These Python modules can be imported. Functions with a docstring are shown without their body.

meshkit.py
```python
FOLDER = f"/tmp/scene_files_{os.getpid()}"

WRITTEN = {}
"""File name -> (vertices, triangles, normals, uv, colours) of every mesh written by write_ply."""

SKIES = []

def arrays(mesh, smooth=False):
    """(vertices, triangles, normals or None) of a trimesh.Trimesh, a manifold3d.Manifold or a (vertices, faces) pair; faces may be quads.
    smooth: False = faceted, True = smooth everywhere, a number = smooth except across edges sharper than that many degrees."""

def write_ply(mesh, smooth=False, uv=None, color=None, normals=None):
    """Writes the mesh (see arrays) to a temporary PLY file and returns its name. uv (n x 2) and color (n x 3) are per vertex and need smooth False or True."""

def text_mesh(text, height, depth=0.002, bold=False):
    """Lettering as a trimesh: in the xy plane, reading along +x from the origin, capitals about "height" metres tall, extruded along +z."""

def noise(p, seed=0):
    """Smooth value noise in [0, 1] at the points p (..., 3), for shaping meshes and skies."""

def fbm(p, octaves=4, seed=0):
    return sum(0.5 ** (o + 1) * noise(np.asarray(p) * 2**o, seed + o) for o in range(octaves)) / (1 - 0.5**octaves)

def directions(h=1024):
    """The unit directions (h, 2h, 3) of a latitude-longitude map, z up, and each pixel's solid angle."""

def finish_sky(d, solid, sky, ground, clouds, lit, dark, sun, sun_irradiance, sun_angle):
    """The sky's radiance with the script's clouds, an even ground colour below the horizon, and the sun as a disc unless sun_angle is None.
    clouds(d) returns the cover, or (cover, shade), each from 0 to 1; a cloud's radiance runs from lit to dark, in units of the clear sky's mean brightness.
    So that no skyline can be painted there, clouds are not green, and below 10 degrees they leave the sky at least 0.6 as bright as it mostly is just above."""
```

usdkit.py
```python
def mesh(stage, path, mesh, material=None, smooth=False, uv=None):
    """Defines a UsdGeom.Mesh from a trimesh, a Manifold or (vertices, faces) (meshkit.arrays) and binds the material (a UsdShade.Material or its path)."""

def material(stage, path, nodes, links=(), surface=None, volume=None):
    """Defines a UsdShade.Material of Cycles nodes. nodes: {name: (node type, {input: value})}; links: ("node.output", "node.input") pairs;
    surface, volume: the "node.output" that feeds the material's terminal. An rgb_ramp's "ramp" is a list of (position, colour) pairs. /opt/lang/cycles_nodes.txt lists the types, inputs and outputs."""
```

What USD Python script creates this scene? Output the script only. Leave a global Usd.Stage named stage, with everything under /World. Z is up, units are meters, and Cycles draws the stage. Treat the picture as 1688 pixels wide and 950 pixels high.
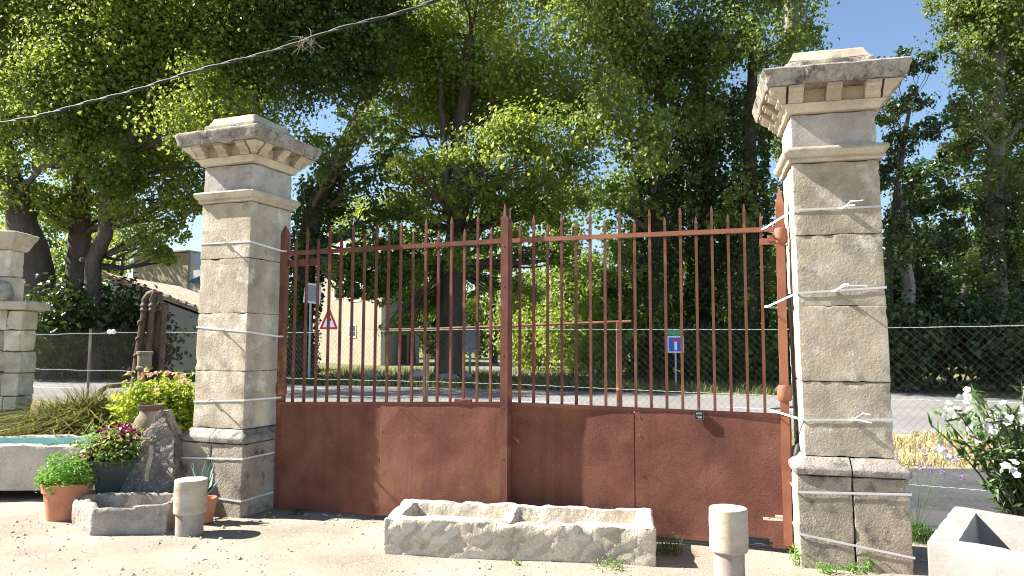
import math, numpy as np, trimesh, usdkit
from meshkit import fbm, noise
from pxr import Usd, UsdGeom, UsdLux, UsdShade, Gf, Sdf, Vt
from shapely.geometry import Polygon, box as sbox

stage = Usd.Stage.CreateInMemory()
UsdGeom.SetStageUpAxis(stage, UsdGeom.Tokens.z)
UsdGeom.SetStageMetersPerUnit(stage, 1.0)
UsdGeom.Xform.Define(stage, '/World'); UsdGeom.Scope.Define(stage, '/World/Looks')
PI = math.pi
# ------------------------------------------------------------------ camera, sky, sun, exposure
FPX, PITCH, ROLL, EYE = 1198.0, 0.0766, 0.0031, 1.6
EXPOSURE = 2.0
SKY_STRENGTH = 0.05
SUN_INTENSITY, SUN_ELEV, SUN_TRAVEL = 1.25, math.radians(41.6), math.radians(-7.6)   # compass heading in which the light travels
def unit(v): v = np.asarray(v, float); return v / np.linalg.norm(v)
right0, fwd, up0 = np.array([1., 0, 0]), np.array([0, math.cos(PITCH), math.sin(PITCH)]), np.array([0, -math.sin(PITCH), math.cos(PITCH)])
right = math.cos(ROLL) * right0 + math.sin(ROLL) * up0
up = math.cos(ROLL) * up0 - math.sin(ROLL) * right0
cam = UsdGeom.Camera.Define(stage, '/World/camera')
m = Gf.Matrix4d(1.0)
for i, v in enumerate((right, up, -fwd)): m.SetRow(i, Gf.Vec4d(*v, 0))
m.SetRow(3, Gf.Vec4d(0, 0, EYE, 1))
cam.AddTransformOp().Set(m)
cam.CreateHorizontalApertureAttr(36.0); cam.CreateVerticalApertureAttr(36.0 * 576 / 1024)
cam.CreateFocalLengthAttr(36.0 * FPX / 1688); cam.CreateClippingRangeAttr(Gf.Vec2f(0.05, 2000)); cam.CreateExposureAttr(EXPOSURE)
tosun = np.array([-math.cos(SUN_TRAVEL) * math.cos(SUN_ELEV), -math.sin(SUN_TRAVEL) * math.cos(SUN_ELEV), math.sin(SUN_ELEV)])
sky = UsdLux.DomeLight.Define(stage, '/World/sky')
skym = usdkit.material(stage, '/World/Looks/sky_air', {
    's': ('sky_texture', {'sky_type': 'single_scattering', 'sun_disc': False, 'sun_elevation': SUN_ELEV, 'sun_rotation': math.atan2(tosun[0], tosun[1]), 'air_density': 1.1, 'aerosol_density': 0.45, 'ozone_density': 2.6}),
    'b': ('background_shader', {'strength': SKY_STRENGTH})}, [('s.color', 'b.color')], surface='b.background')
UsdShade.MaterialBindingAPI.Apply(sky.GetPrim()).Bind(skym)
sky.GetPrim().SetCustomDataByKey('kind', 'structure')
sun = UsdLux.DistantLight.Define(stage, '/World/sun')
sun.CreateIntensityAttr(SUN_INTENSITY); sun.CreateNormalizeAttr(True); sun.CreateAngleAttr(0.5); sun.CreateColorAttr(Gf.Vec3f(1.0, 0.965, 0.90))
sx = unit(np.cross([0, 0, 1], tosun)); sy = np.cross(tosun, sx)
m = Gf.Matrix4d(1.0)
for i, v in enumerate((sx, sy, tosun)): m.SetRow(i, Gf.Vec4d(*v, 0))
sun.AddTransformOp().Set(m)

# ------------------------------------------------------------------ naming and placing helpers
used, XF = {}, {}
def numbered(parent, name):
    k = (parent, name); n = used.get(k, 0); used[k] = n + 1
    return f'{parent}/{name}' + (f'_{n:03d}' if n else '')
def tag(p, label=None, cat=None, group=None, kind=None):
    p = p.GetPrim() if hasattr(p, 'GetPrim') else p
    for k, v in (('label', label), ('category', cat), ('group', group), ('kind', kind)):
        if v: p.SetCustomDataByKey(k, v)
    return p
def thing(name, label, cat, loc=(0, 0, 0), rotz=0.0, group=None):
    path = numbered('/World', name)
    x = UsdGeom.Xform.Define(stage, path); x.AddTranslateOp().Set(Gf.Vec3d(*map(float, loc))); x.AddRotateZOp().Set(math.degrees(rotz))
    XF[path] = (np.asarray(loc, float), rotz)
    return tag(x, label, cat, group)
def vf(mesh):
    if isinstance(mesh, (tuple, list)): return np.asarray(mesh[0], float), np.asarray(mesh[1], int)
    return np.asarray(mesh.vertices, float), np.asarray(mesh.faces, int)
def part(name, mesh, mat, parent, world=False, smooth=35, label=None, kind=None):
    """one Mesh under a thing or a part; world=True: the mesh is in world coordinates and is brought into the thing's own frame"""
    path = numbered(str(parent.GetPath()), name)
    if world:
        top = '/'.join(str(parent.GetPath()).split('/')[:3]); loc, rz = XF.get(top, (np.zeros(3), 0))
        v, f = vf(mesh); v = v - loc; c, s = math.cos(-rz), math.sin(-rz)
        mesh = trimesh.Trimesh(np.c_[v[:, 0] * c - v[:, 1] * s, v[:, 0] * s + v[:, 1] * c, v[:, 2]], f, process=False)
    g = usdkit.mesh(stage, path, mesh, mat, smooth)
    return tag(g, label, kind=kind)
def single(name, mesh, mat, label, cat, group=None, smooth=35, kind=None):
    """a thing that is one mesh (world coordinates)"""
    v, f = vf(mesh); c = np.array([v[:, 0].mean(), v[:, 1].mean(), v[:, 2].min()])
    path = numbered('/World', name)
    g = usdkit.mesh(stage, path, trimesh.Trimesh(v - c, f, process=False), mat, smooth); UsdGeom.Xformable(g).AddTranslateOp().Set(Gf.Vec3d(*c))
    return tag(g, label, cat, group, kind)
def struct(name, mesh, mat, smooth=False, kind='structure', label=None, cat=None):
    g = usdkit.mesh(stage, numbered('/World', name), mesh, mat, smooth)
    return tag(g, label, cat, kind=kind)
def at(px, py, y):
    """the point at distance y along the view axis that the photograph shows at (px, py)"""
    a, b = px - 844, py - 475; c, s = math.cos(ROLL), math.sin(ROLL); a, b = a * c + b * s, -a * s + b * c
    r = np.array([a / FPX, math.cos(PITCH) + b / FPX * math.sin(PITCH), math.sin(PITCH) - b / FPX * math.cos(PITCH)])
    return np.array([0, 0, EYE]) + r * y / r[1]

# ------------------------------------------------------------------ mesh helpers
def cat(ms):
    vs, fs, n = [], [], 0
    for q in ms:
        v, f = vf(q); vs.append(v); fs.append(f + n); n += len(v)
    return trimesh.Trimesh(np.vstack(vs), np.vstack(fs), process=False)
def move(mesh, t=(0, 0, 0), rz=0.0, s=1.0):
    v, f = vf(mesh); v = v * s; c, q = math.cos(rz), math.sin(rz)
    return trimesh.Trimesh(np.c_[v[:, 0] * c - v[:, 1] * q, v[:, 0] * q + v[:, 1] * c, v[:, 2]] + np.asarray(t, float), f, process=False)
def ticks(a, b, res, bev):
    n = max(1, int(round((b - a - 2 * bev) / res)))
    return np.r_[a, a + bev * 0.35, np.linspace(a + bev, b - bev, n + 1), b - bev * 0.35, b]
def grid_box(lo, hi, res, bev):
    lo, hi = np.asarray(lo, float), np.asarray(hi, float); T = [ticks(lo[k], hi[k], res, bev) for k in range(3)]
    vs, fs, n = [], [], 0
    for k in range(3):
        a, b = [(1, 2), (2, 0), (0, 1)][k]
        for side in (0, 1):
            A, B = np.meshgrid(T[a], T[b], indexing='ij'); v = np.zeros((A.size, 3)); v[:, a] = A.ravel(); v[:, b] = B.ravel(); v[:, k] = (lo, hi)[side][k]
            i = np.arange(A.size).reshape(A.shape); q = np.c_[i[:-1, :-1].ravel(), i[1:, :-1].ravel(), i[1:, 1:].ravel(), i[:-1, 1:].ravel()]
            if not side: q = q[:, ::-1]
            vs.append(v); fs.append(np.vstack([q[:, [0, 1, 2]], q[:, [0, 2, 3]]]) + n); n += len(v)
    t = trimesh.Trimesh(np.vstack(vs), np.vstack(fs), process=False); t.merge_vertices()
    c = np.clip(t.vertices, lo + bev, hi - bev); d = t.vertices - c; l = np.linalg.norm(d, axis=1, keepdims=True)
    t.vertices = c + np.where(l > 1e-9, d / np.maximum(l, 1e-9) * bev, 0)
    return t
def roughen(t, amp, scale, seed, chip=0.0, lo=None, hi=None, off=(0, 0, 0)):
    v = np.array(t.vertices); n = np.array(t.vertex_normals); p = v + np.asarray(off) + seed * 7.31
    h = (fbm(p * scale, 4, seed) - 0.5) * 2 * amp
    if chip and lo is not None:
        lo, hi = np.asarray(lo), np.asarray(hi); d = np.sort(np.minimum(v - lo, hi - v), axis=1)[:, 1]     # distance to the nearest edge
        w = np.clip(1 - d / (chip * 2.2), 0, 1); h = h - w * chip * np.clip((noise(p * scale * 2.2, seed + 9) - 0.5) * 3.2, 0, 1)
    t.vertices = v + n * h[:, None]
    return t
def rough_box(lo, hi, res=0.04, bev=0.012, amp=0.006, scale=6, seed=1, chip=0.0):
    return roughen(grid_box(lo, hi, res, bev), amp, scale, seed, chip, lo, hi)
def rect_loft(prof, n=14, amp=0.004, scale=8, seed=1, chip=0.0):
    """prof: rows (z, x0, x1, y0, y1) from the bottom up; a solid with these rectangles as sections"""
    rings = []
    for z, x0, x1, y0, y1 in prof:
        t = np.linspace(0, 1, n, endpoint=False)
        rings.append(np.r_[np.c_[x0 + (x1 - x0) * t, np.full(n, y0)], np.c_[np.full(n, x1), y0 + (y1 - y0) * t], np.c_[x1 + (x0 - x1) * t, np.full(n, y1)], np.c_[np.full(n, x0), y1 + (y0 - y1) * t]])
    N = 4 * n; v = np.vstack([np.c_[r, np.full(N, p[0])] for r, p in zip(rings, prof)]); f = []
    for k in range(len(prof) - 1):
        i = np.arange(N); j = (i + 1) % N; a, b, c, d = k * N + i, k * N + j, (k + 1) * N + j, (k + 1) * N + i
        f += [np.c_[a, b, c], np.c_[a, c, d]]
    c0 = len(v); p0, p1 = prof[0], prof[-1]
    v = np.vstack([v, [[(p0[1] + p0[2]) / 2, (p0[3] + p0[4]) / 2, p0[0]], [(p1[1] + p1[2]) / 2, (p1[3] + p1[4]) / 2, p1[0]]]])
    i = np.arange(N); j = (i + 1) % N; k = (len(prof) - 1) * N
    f += [np.c_[j, i, np.full(N, c0)], np.c_[k + i, k + j, np.full(N, c0 + 1)]]
    t = trimesh.Trimesh(v, np.vstack(f), process=False)
    if amp:
        w = np.ones(len(v)); p = v + seed * 5.7; h = (fbm(p * scale, 4, seed) - 0.5) * 2 * amp - chip * np.clip((noise(p * scale * 1.6, seed + 4) - 0.62) * 4, 0, 1)
        ctr = np.array([(p0[1] + p0[2]) / 2, (p0[3] + p0[4]) / 2]); d = v[:, :2] - ctr; L = np.abs(d).max(1, keepdims=True)
        v = v.copy(); v[:, :2] += np.where(L > .01, d / np.maximum(L, .01), 0) * h[:, None]; v[:, 2] += h * 0.3
        t = trimesh.Trimesh(v, t.faces, process=False)
    return t
def sq(z, h, h2=None): h2 = h if h2 is None else h2; return (z, -h, h, -h2, h2)
def box(lo, hi): return trimesh.creation.box(bounds=[lo, hi])
def tube(pts, rad, sides=6, cap=True):
    P = np.asarray(pts, float); n = len(P); R = np.broadcast_to(np.asarray(rad, float), (n,))
    T = np.gradient(P, axis=0); T /= np.maximum(np.linalg.norm(T, axis=1, keepdims=True), 1e-9)
    a = np.cross(T[0], [0, 0, 1] if abs(T[0][2]) < .9 else [1, 0, 0]); a /= np.linalg.norm(a); th = np.linspace(0, 2 * PI, sides, endpoint=False); vs = []
    for k in range(n):
        a = a - T[k] * (a @ T[k]); a /= np.linalg.norm(a); b = np.cross(T[k], a)
        vs.append(P[k] + R[k] * (np.cos(th)[:, None] * a + np.sin(th)[:, None] * b))
    v = np.vstack(vs); f = []; i = np.arange(sides); j = (i + 1) % sides
    for k in range(n - 1): f += [np.c_[k * sides + i, k * sides + j, (k + 1) * sides + j], np.c_[k * sides + i, (k + 1) * sides + j, (k + 1) * sides + i]]
    if cap:
        c = len(v); v = np.vstack([v, P[:1], P[-1:]]); e = (n - 1) * sides
        f += [np.c_[j, i, np.full(sides, c)], np.c_[e + i, e + j, np.full(sides, c + 1)]]
    return trimesh.Trimesh(v, np.vstack(f), process=False)
def lathe(prof, sides=32):
    """prof: (radius, z) from the bottom up"""
    th = np.linspace(0, 2 * PI, sides, endpoint=False); v = np.vstack([np.c_[r * np.cos(th), r * np.sin(th), np.full(sides, z)] for r, z in prof]); f = []; i = np.arange(sides); j = (i + 1) % sides
    for k in range(len(prof) - 1): f += [np.c_[k * sides + i, k * sides + j, (k + 1) * sides + j], np.c_[k * sides + i, (k + 1) * sides + j, (k + 1) * sides + i]]
    c = len(v); v = np.vstack([v, [[0, 0, prof[0][1]], [0, 0, prof[-1][1]]]]); e = (len(prof) - 1) * sides
    f += [np.c_[j, i, np.full(sides, c)], np.c_[e + i, e + j, np.full(sides, c + 1)]]
    return trimesh.Trimesh(v, np.vstack(f), process=False)
def thicken(v, f, d):
    """a sheet (v, f) made solid: its back lies at v + d"""
    n = len(v); e = np.sort(np.vstack([f[:, [0, 1]], f[:, [1, 2]], f[:, [2, 0]]]), 1); o = np.vstack([f[:, [0, 1]], f[:, [1, 2]], f[:, [2, 0]]])
    _, inv, cnt = np.unique(e, axis=0, return_inverse=True, return_counts=True); b = o[cnt[inv.ravel()] == 1]
    return trimesh.Trimesh(np.vstack([v, v + d]), np.vstack([f, f[:, ::-1] + n, np.c_[b[:, 1], b[:, 0], b[:, 0] + n], np.c_[b[:, 1], b[:, 0] + n, b[:, 1] + n]]), process=False)
def kites(c, size, rng, up=0.3, width=0.8, out=None, axis=None, fold=0.18):
    """leaf-shaped folded kites at the points c"""
    n = len(c); nrm = rng.normal(size=(n, 3)); nrm[:, 2] = np.abs(nrm[:, 2]) * (0.6 + up) + up
    if out is not None: nrm += out
    nrm /= np.linalg.norm(nrm, axis=1, keepdims=True)
    a = rng.normal(size=(n, 3)) if axis is None else axis + rng.normal(size=(n, 3)) * .25
    a -= nrm * (a * nrm).sum(1, keepdims=True); a /= np.maximum(np.linalg.norm(a, axis=1, keepdims=True), 1e-9); b = np.cross(nrm, a)
    s = (np.asarray(size) * np.ones(n))[:, None]; w = s * width * .5
    v = np.stack([c - a * s * .5, c - b * w + nrm * s * fold - a * s * .08, c + a * s * .5, c + b * w + nrm * s * fold - a * s * .08], 1).reshape(-1, 3)
    i = np.arange(n)[:, None] * 4
    return trimesh.Trimesh(v, np.vstack([i + [0, 2, 1], i + [0, 3, 2]]), process=False)
def blades(base, h, w, lean, rng, seg=2):
    """grass blades, bent triangles strips"""
    n = len(base); th = rng.uniform(0, 2 * PI, n); d = np.c_[np.cos(th), np.sin(th), np.zeros(n)]; s = np.c_[-d[:, 1], d[:, 0], np.zeros(n)]
    h = (np.asarray(h) * np.ones(n))[:, None]; L = (np.asarray(lean) * np.ones(n))[:, None]; w = (np.asarray(w) * np.ones(n))[:, None]
    mid = base + d * L * h * .3 + np.array([0, 0, 1.]) * h * .6; tip = base + d * L * h + np.array([0, 0, 1.]) * h * (1 - .35 * np.minimum(L, 1.5))
    v = np.stack([base - s * w * .5, base + s * w * .5, mid - s * w * .4, mid + s * w * .4, tip], 1).reshape(-1, 3); i = np.arange(n)[:, None] * 5
    return trimesh.Trimesh(v, np.vstack([i + [0, 1, 3], i + [0, 3, 2], i + [2, 3, 4]]), process=False)
def rock(size, seed, amp=.25, sub=3, flat=0.3):
    t = trimesh.creation.icosphere(subdivisions=sub); v = np.array(t.vertices); r = 1 + (fbm(v * 1.3 + seed * 3.1, 4, seed) - .5) * 2 * amp
    rng = np.random.default_rng(seed); v = v * r[:, None]
    for _ in range(9):
        d = unit(rng.normal(size=3)); h = rng.uniform(.72, .95); k = v @ d; v = v - np.where(k > h, (k - h) * .85, 0)[:, None] * d
    v[:, 2] = np.maximum(v[:, 2], -flat); v[:, 2] += flat
    return trimesh.Trimesh(v * np.asarray(size) * .5, t.faces, process=False)
def prism(poly, y0, y1):
    """polygon in the xz plane, extruded along y"""
    t = trimesh.creation.extrude_polygon(poly, y1 - y0, engine='earcut'); v = np.array(t.vertices)
    return trimesh.Trimesh(np.c_[v[:, 0], y0 + v[:, 2], v[:, 1]], np.array(t.faces)[:, ::-1], process=False)

# ------------------------------------------------------------------ materials
def mat(name, cols, scale=3.0, detail=6, rough=0.85, spots=None, bump=None, bump2=None, rnd=0.0, metallic=0.0, spec=0.2, fine=0.0, fine_scale=60, stretch=None, world=True, streak=None):
    """cols: ramp over noise; spots: (colour, scale, low, high); bump: (scale, strength, distance)"""
    nodes = {'g': ('geometry', {}), 'n': ('noise_texture', {'scale': scale, 'detail': detail, 'roughness': .6}),
             'r': ('rgb_ramp', {'ramp': [(.28 + .44 * i / max(1, len(cols) - 1), c) for i, c in enumerate(cols)] if len(cols) > 1 else [(0, cols[0]), (1, cols[0])]}),
             'p': ('principled_bsdf', {'roughness': rough, 'metallic': metallic, 'specular_ior_level': spec})}
    links = [('n.fac', 'r.fac')]; src = 'g.position'
    if not world: nodes['tc'] = ('texture_coordinate', {}); src = 'tc.object'
    if stretch is not None:
        nodes['mp'] = ('mapping', {'scale': stretch}); links.append((src, 'mp.vector')); src = 'mp.vector'
    links.append((src, 'n.vector')); col = 'r.color'
    if spots:
        for i, (c, sc, lo, hi) in enumerate(spots if isinstance(spots, list) else [spots]):
            nodes[f'sn{i}'] = ('noise_texture', {'scale': sc, 'detail': 5, 'roughness': .65}); nodes[f'sr{i}'] = ('map_range', {'from_min': lo, 'from_max': hi, 'clamp': True}); nodes[f'sm{i}'] = ('mix_color', {'b': c})
            links += [(src, f'sn{i}.vector'), (f'sn{i}.fac', f'sr{i}.value'), (f'sr{i}.result', f'sm{i}.fac'), (col, f'sm{i}.a')]; col = f'sm{i}.result'
    if streak:
        nodes['km'] = ('mapping', {'scale': (1, 1, .045)}); nodes['kn'] = ('noise_texture', {'scale': streak[1], 'detail': 4, 'roughness': .6}); nodes['kr'] = ('map_range', {'from_min': streak[2], 'from_max': streak[3], 'to_max': .4, 'clamp': True}); nodes['kx'] = ('mix_color', {'b': streak[0]})
        links += [(src, 'km.vector'), ('km.vector', 'kn.vector'), ('kn.fac', 'kr.value'), ('kr.result', 'kx.fac'), (col, 'kx.a')]; col = 'kx.result'
    if fine:
        nodes['fn'] = ('noise_texture', {'scale': fine_scale, 'detail': 3, 'roughness': .7}); nodes['fr'] = ('map_range', {'from_min': .3, 'from_max': .7, 'to_min': 1 - fine, 'to_max': 1 + fine, 'clamp': True}); nodes['fx'] = ('vector_math', {'math_type': 'scale'})
        links += [(src, 'fn.vector'), ('fn.fac', 'fr.value'), (col, 'fx.vector1'), ('fr.result', 'fx.scale')]; col = 'fx.vector'
    if rnd:
        nodes['oi'] = ('object_info', {}); nodes['or'] = ('map_range', {'from_min': 0., 'from_max': 1., 'to_min': 1 - rnd, 'to_max': 1 + rnd}); nodes['ox'] = ('vector_math', {'math_type': 'scale'})
        links += [('oi.random', 'or.value'), (col, 'ox.vector1'), ('or.result', 'ox.scale')]; col = 'ox.vector'
    links.append((col, 'p.base_color')); nrm = None
    for tagn, b in (('b', bump), ('c', bump2)):
        if b:
            nodes[tagn + 'n'] = ('noise_texture', {'scale': b[0], 'detail': 5, 'roughness': .65}); nodes[tagn + 'b'] = ('bump', {'strength': b[1], 'distance': b[2]})
            links += [(src, tagn + 'n.vector'), (tagn + 'n.fac', tagn + 'b.height')]
            if nrm: links.append((nrm, tagn + 'b.normal'))
            nrm = tagn + 'b.normal'
    if nrm: links.append((nrm, 'p.normal'))
    return usdkit.material(stage, '/World/Looks/' + name, nodes, links, surface='p.BSDF')
def leafmat(name, cols, scale=0.9, trans=0.35, tcol=(.22, .30, .03), rough=.45, fine=.35):
    nodes = {'g': ('geometry', {}), 'n': ('noise_texture', {'scale': scale, 'detail': 3}), 'r': ('rgb_ramp', {'ramp': [(.3 + .4 * i / (len(cols) - 1), c) for i, c in enumerate(cols)]}),
             'fn': ('noise_texture', {'scale': scale * 14, 'detail': 1}), 'fr': ('map_range', {'from_min': .3, 'from_max': .7, 'to_min': 1 - fine, 'to_max': 1 + fine, 'clamp': True}), 'fx': ('vector_math', {'math_type': 'scale'}),
             'p': ('principled_bsdf', {'roughness': rough, 'specular_ior_level': .35}), 't': ('translucent_bsdf', {'color': tcol}), 'm': ('mix_closure', {'fac': trans})}
    links = [('g.position', 'n.vector'), ('n.fac', 'r.fac'), ('g.position', 'fn.vector'), ('fn.fac', 'fr.value'), ('r.color', 'fx.vector1'), ('fr.result', 'fx.scale'), ('fx.vector', 'p.base_color'), ('p.BSDF', 'm.closure1'), ('t.BSDF', 'm.closure2')]
    return usdkit.material(stage, '/World/Looks/' + name, nodes, links, surface='m.closure')
STONE = mat('limestone', [(.275, .23, .172), (.405, .345, .26), (.52, .455, .35)], 3.4, 9, spots=[((.235, .205, .175), 4.5, .55, .74), ((.58, .53, .45), 5.4, .56, .70)], bump=(55, .65, .009), bump2=(16, .35, .014), rnd=.12, fine=.13, fine_scale=70, streak=((.24, .205, .16), 7, .56, .78))
STONE_BASE = mat('weathered_limestone', [(.205, .175, .138), (.32, .275, .215), (.42, .365, .285)], 4.2, 9, spots=[((.085, .077, .072), 6.5, .53, .70), ((.42, .37, .31), 14, .60, .73)], bump=(60, .9, .010), bump2=(16, .45, .015), rnd=.08, fine=.24, fine_scale=90)
STONE_MOULD = mat('dark_moulding_stone', [(.14, .125, .11), (.24, .21, .18), (.34, .30, .25)], 6, 8, spots=((.06, .056, .053), 11, .54, .7), bump=(55, .8, .01), fine=.25, fine_scale=80)
STONE_DRESSED = mat('dressed_limestone', [(.27, .22, .16), (.39, .33, .25), (.48, .415, .32)], 4.0, 8, spots=((.20, .165, .125), 8, .56, .74), bump=(50, .3, .006), rnd=.08, fine=.1)
STONE_FRIEZE = mat('grey_frieze_stone', [(.26, .235, .21), (.37, .335, .30), (.46, .42, .37)], 5, 9, spots=((.25, .22, .2), 9, .55, .75), bump=(45, .35, .008), rnd=.05, fine=.12)
STONE_CRUST = mat('lichen_crusted_stone', [(.14, .125, .108), (.24, .21, .172), (.37, .325, .265)], 6.5, spots=[((.05, .046, .042), 12, .54, .70), ((.36, .31, .24), 5, .57, .7)], bump=(28, .8, .02), bump2=(70, .5, .008), fine=.3, fine_scale=55)
STONE_WHITE = mat('pale_trough_stone', [(.34, .29, .22), (.46, .40, .315), (.55, .49, .40)], 4, spots=[((.30, .245, .18), 8, .58, .76), ((.24, .21, .17), 22, .62, .76)], bump=(26, .9, .02), bump2=(75, .5, .008), fine=.16)
STONE_PALE = mat('smooth_white_stone', [(.19, .17, .155), (.25, .226, .205), (.31, .283, .255)], 3, spots=((.30, .275, .25), 9, .56, .76), bump=(60, .35, .005), fine=.06)
STONE_GREY = mat('dark_fountain_stone', [(.10, .088, .078), (.19, .165, .14), (.28, .245, .205)], 7, spots=[((.42, .38, .33), 26, .58, .66), ((.07, .062, .055), 16, .55, .7)], bump=(22, .9, .03), bump2=(80, .6, .008), fine=.3, fine_scale=90)
STONE_BASIN = mat('rough_basin_stone', [(.21, .18, .15), (.31, .27, .22), (.40, .345, .28)], 6, spots=((.14, .125, .11), 11, .58, .74), bump=(30, .9, .02), bump2=(80, .5, .008), fine=.2)
STONE_DRUM = mat('turned_drum_stone', [(.30, .25, .185), (.38, .325, .25), (.44, .385, .30)], 5, spots=[((.22, .185, .14), 7, .56, .76), ((.48, .43, .35), 14, .6, .74)], bump=(70, .3, .004), fine=.08, stretch=(1, 1, 3))
STONE_ROSE = mat('greyish_drum_stone', [(.22, .185, .155), (.30, .26, .22), (.37, .325, .275)], 5, spots=((.26, .22, .19), 10, .6, .78), bump=(60, .4, .005), fine=.1)
RUST = mat('rusty_sheet_iron', [(.098, .040, .031), (.15, .062, .045), (.20, .088, .062)], 2.2, 8, .72, spots=[((.20, .098, .044), 1.5, .56, .80), ((.10, .038, .031), 5, .56, .78)], bump=(110, .8, .004), bump2=(7, .3, .02), spec=.1, fine=.3, fine_scale=120, streak=((.085, .034, .028), 9, .52, .72))
RUST_BAR = mat('rusty_bar_iron', [(.095, .037, .028), (.135, .055, .040), (.17, .075, .053)], 6, 6, .7, spots=((.30, .125, .05), 4, .57, .72), bump=(140, .35, .002), spec=.15, rnd=.1, fine=.18, fine_scale=150)
RUST_HINGE = mat('bright_rust_post', [(.18, .062, .035), (.24, .09, .05), (.29, .118, .064)], 5, 6, .68, spots=((.24, .085, .05), 8, .58, .74), bump=(120, .35, .002), spec=.4, fine=.15, fine_scale=120)
IRON_DARK = mat('old_dark_iron', [(.05, .036, .028), (.095, .062, .044), (.15, .095, .06)], 9, 6, .7, bump=(60, .5, .004), fine=.25)
PIPE = mat('tarnished_pump_iron', [(.14, .115, .085), (.20, .165, .12), (.26, .215, .16)], 9, 6, .6, bump=(60, .4, .003), fine=.2)
STRAP = mat('white_plastic_band', [(.52, .52, .515), (.60, .60, .595)], 12, 3, .35, fine=.05)
GALV = mat('galvanised_wire', [(.10, .082, .066), (.14, .115, .095), (.18, .155, .13)], 2, 3, .55, metallic=.15)
GREENW = mat('green_tension_wire', [(.35, .45, .40), (.45, .55, .50)], 4, 3, .5)
POST = mat('weathered_post', [(.10, .085, .07), (.17, .145, .12), (.30, .28, .24)], 12, 5, .8, stretch=(1, 1, .2), fine=.2)
GRAVEL = mat('pale_gravel', [(.18, .152, .115), (.245, .21, .162), (.31, .27, .212)], 1.3, 8, .95, spots=[((.34, .30, .25), 30, .60, .72), ((.48, .42, .34), 60, .6, .7), ((.27, .24, .19), .55, .56, .75)], bump=(110, .7, .008), bump2=(24, .4, .012), fine=.42, fine_scale=150)
PEBBLE = mat('pebbles', [(.30, .26, .21), (.44, .38, .30), (.56, .50, .42)], 30, 3, .9, fine=.2)
EARTH = mat('earth_and_grass', [(.07, .085, .03), (.13, .13, .05), (.20, .17, .09)], .5, 8, .95, bump=(20, .8, .04), fine=.3, fine_scale=12)
ASPHALT = mat('sunbleached_asphalt', [(.14, .132, .123), (.172, .162, .152), (.205, .194, .182)], .35, 6, .9, spots=((.14, .137, .133), 1.1, .58, .7), bump=(60, .4, .006), fine=.14, fine_scale=70)
LANE = mat('worn_road_paint', [(.62, .62, .60), (.74, .74, .72)], 5, 5, .8, fine=.15)
MEMBRANE = mat('grey_ground_membrane', [(.042, .041, .042), (.058, .057, .058), (.078, .076, .075)], 1.4, 6, .85, spots=((.10, .095, .088), 6, .6, .75), bump=(14, .4, .02), fine=.12)
DRYSOIL = mat('dry_grass_soil', [(.24, .195, .115), (.31, .26, .155), (.38, .32, .20)], 2.5, 7, .95, bump=(30, .8, .03), fine=.25, fine_scale=40)
DRY = leafmat('dry_grass_blades', [(.30, .245, .11), (.40, .34, .17), (.24, .24, .09)], 1.6, .25, (.45, .35, .12), .7)
OLIVE = leafmat('olive_grass_blades', [(.10, .125, .022), (.18, .19, .04), (.28, .25, .08)], 2.5, .3, (.32, .30, .06), .6)
VERGE = leafmat('verge_grass_blades', [(.06, .085, .02), (.12, .135, .035), (.22, .19, .08)], .5, .3, (.20, .22, .05), .6)
LEAF_PLANE = leafmat('plane_leaves', [(.058, .100, .022), (.115, .170, .034), (.185, .230, .052)], .45, .40, (.36, .43, .065))
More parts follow.
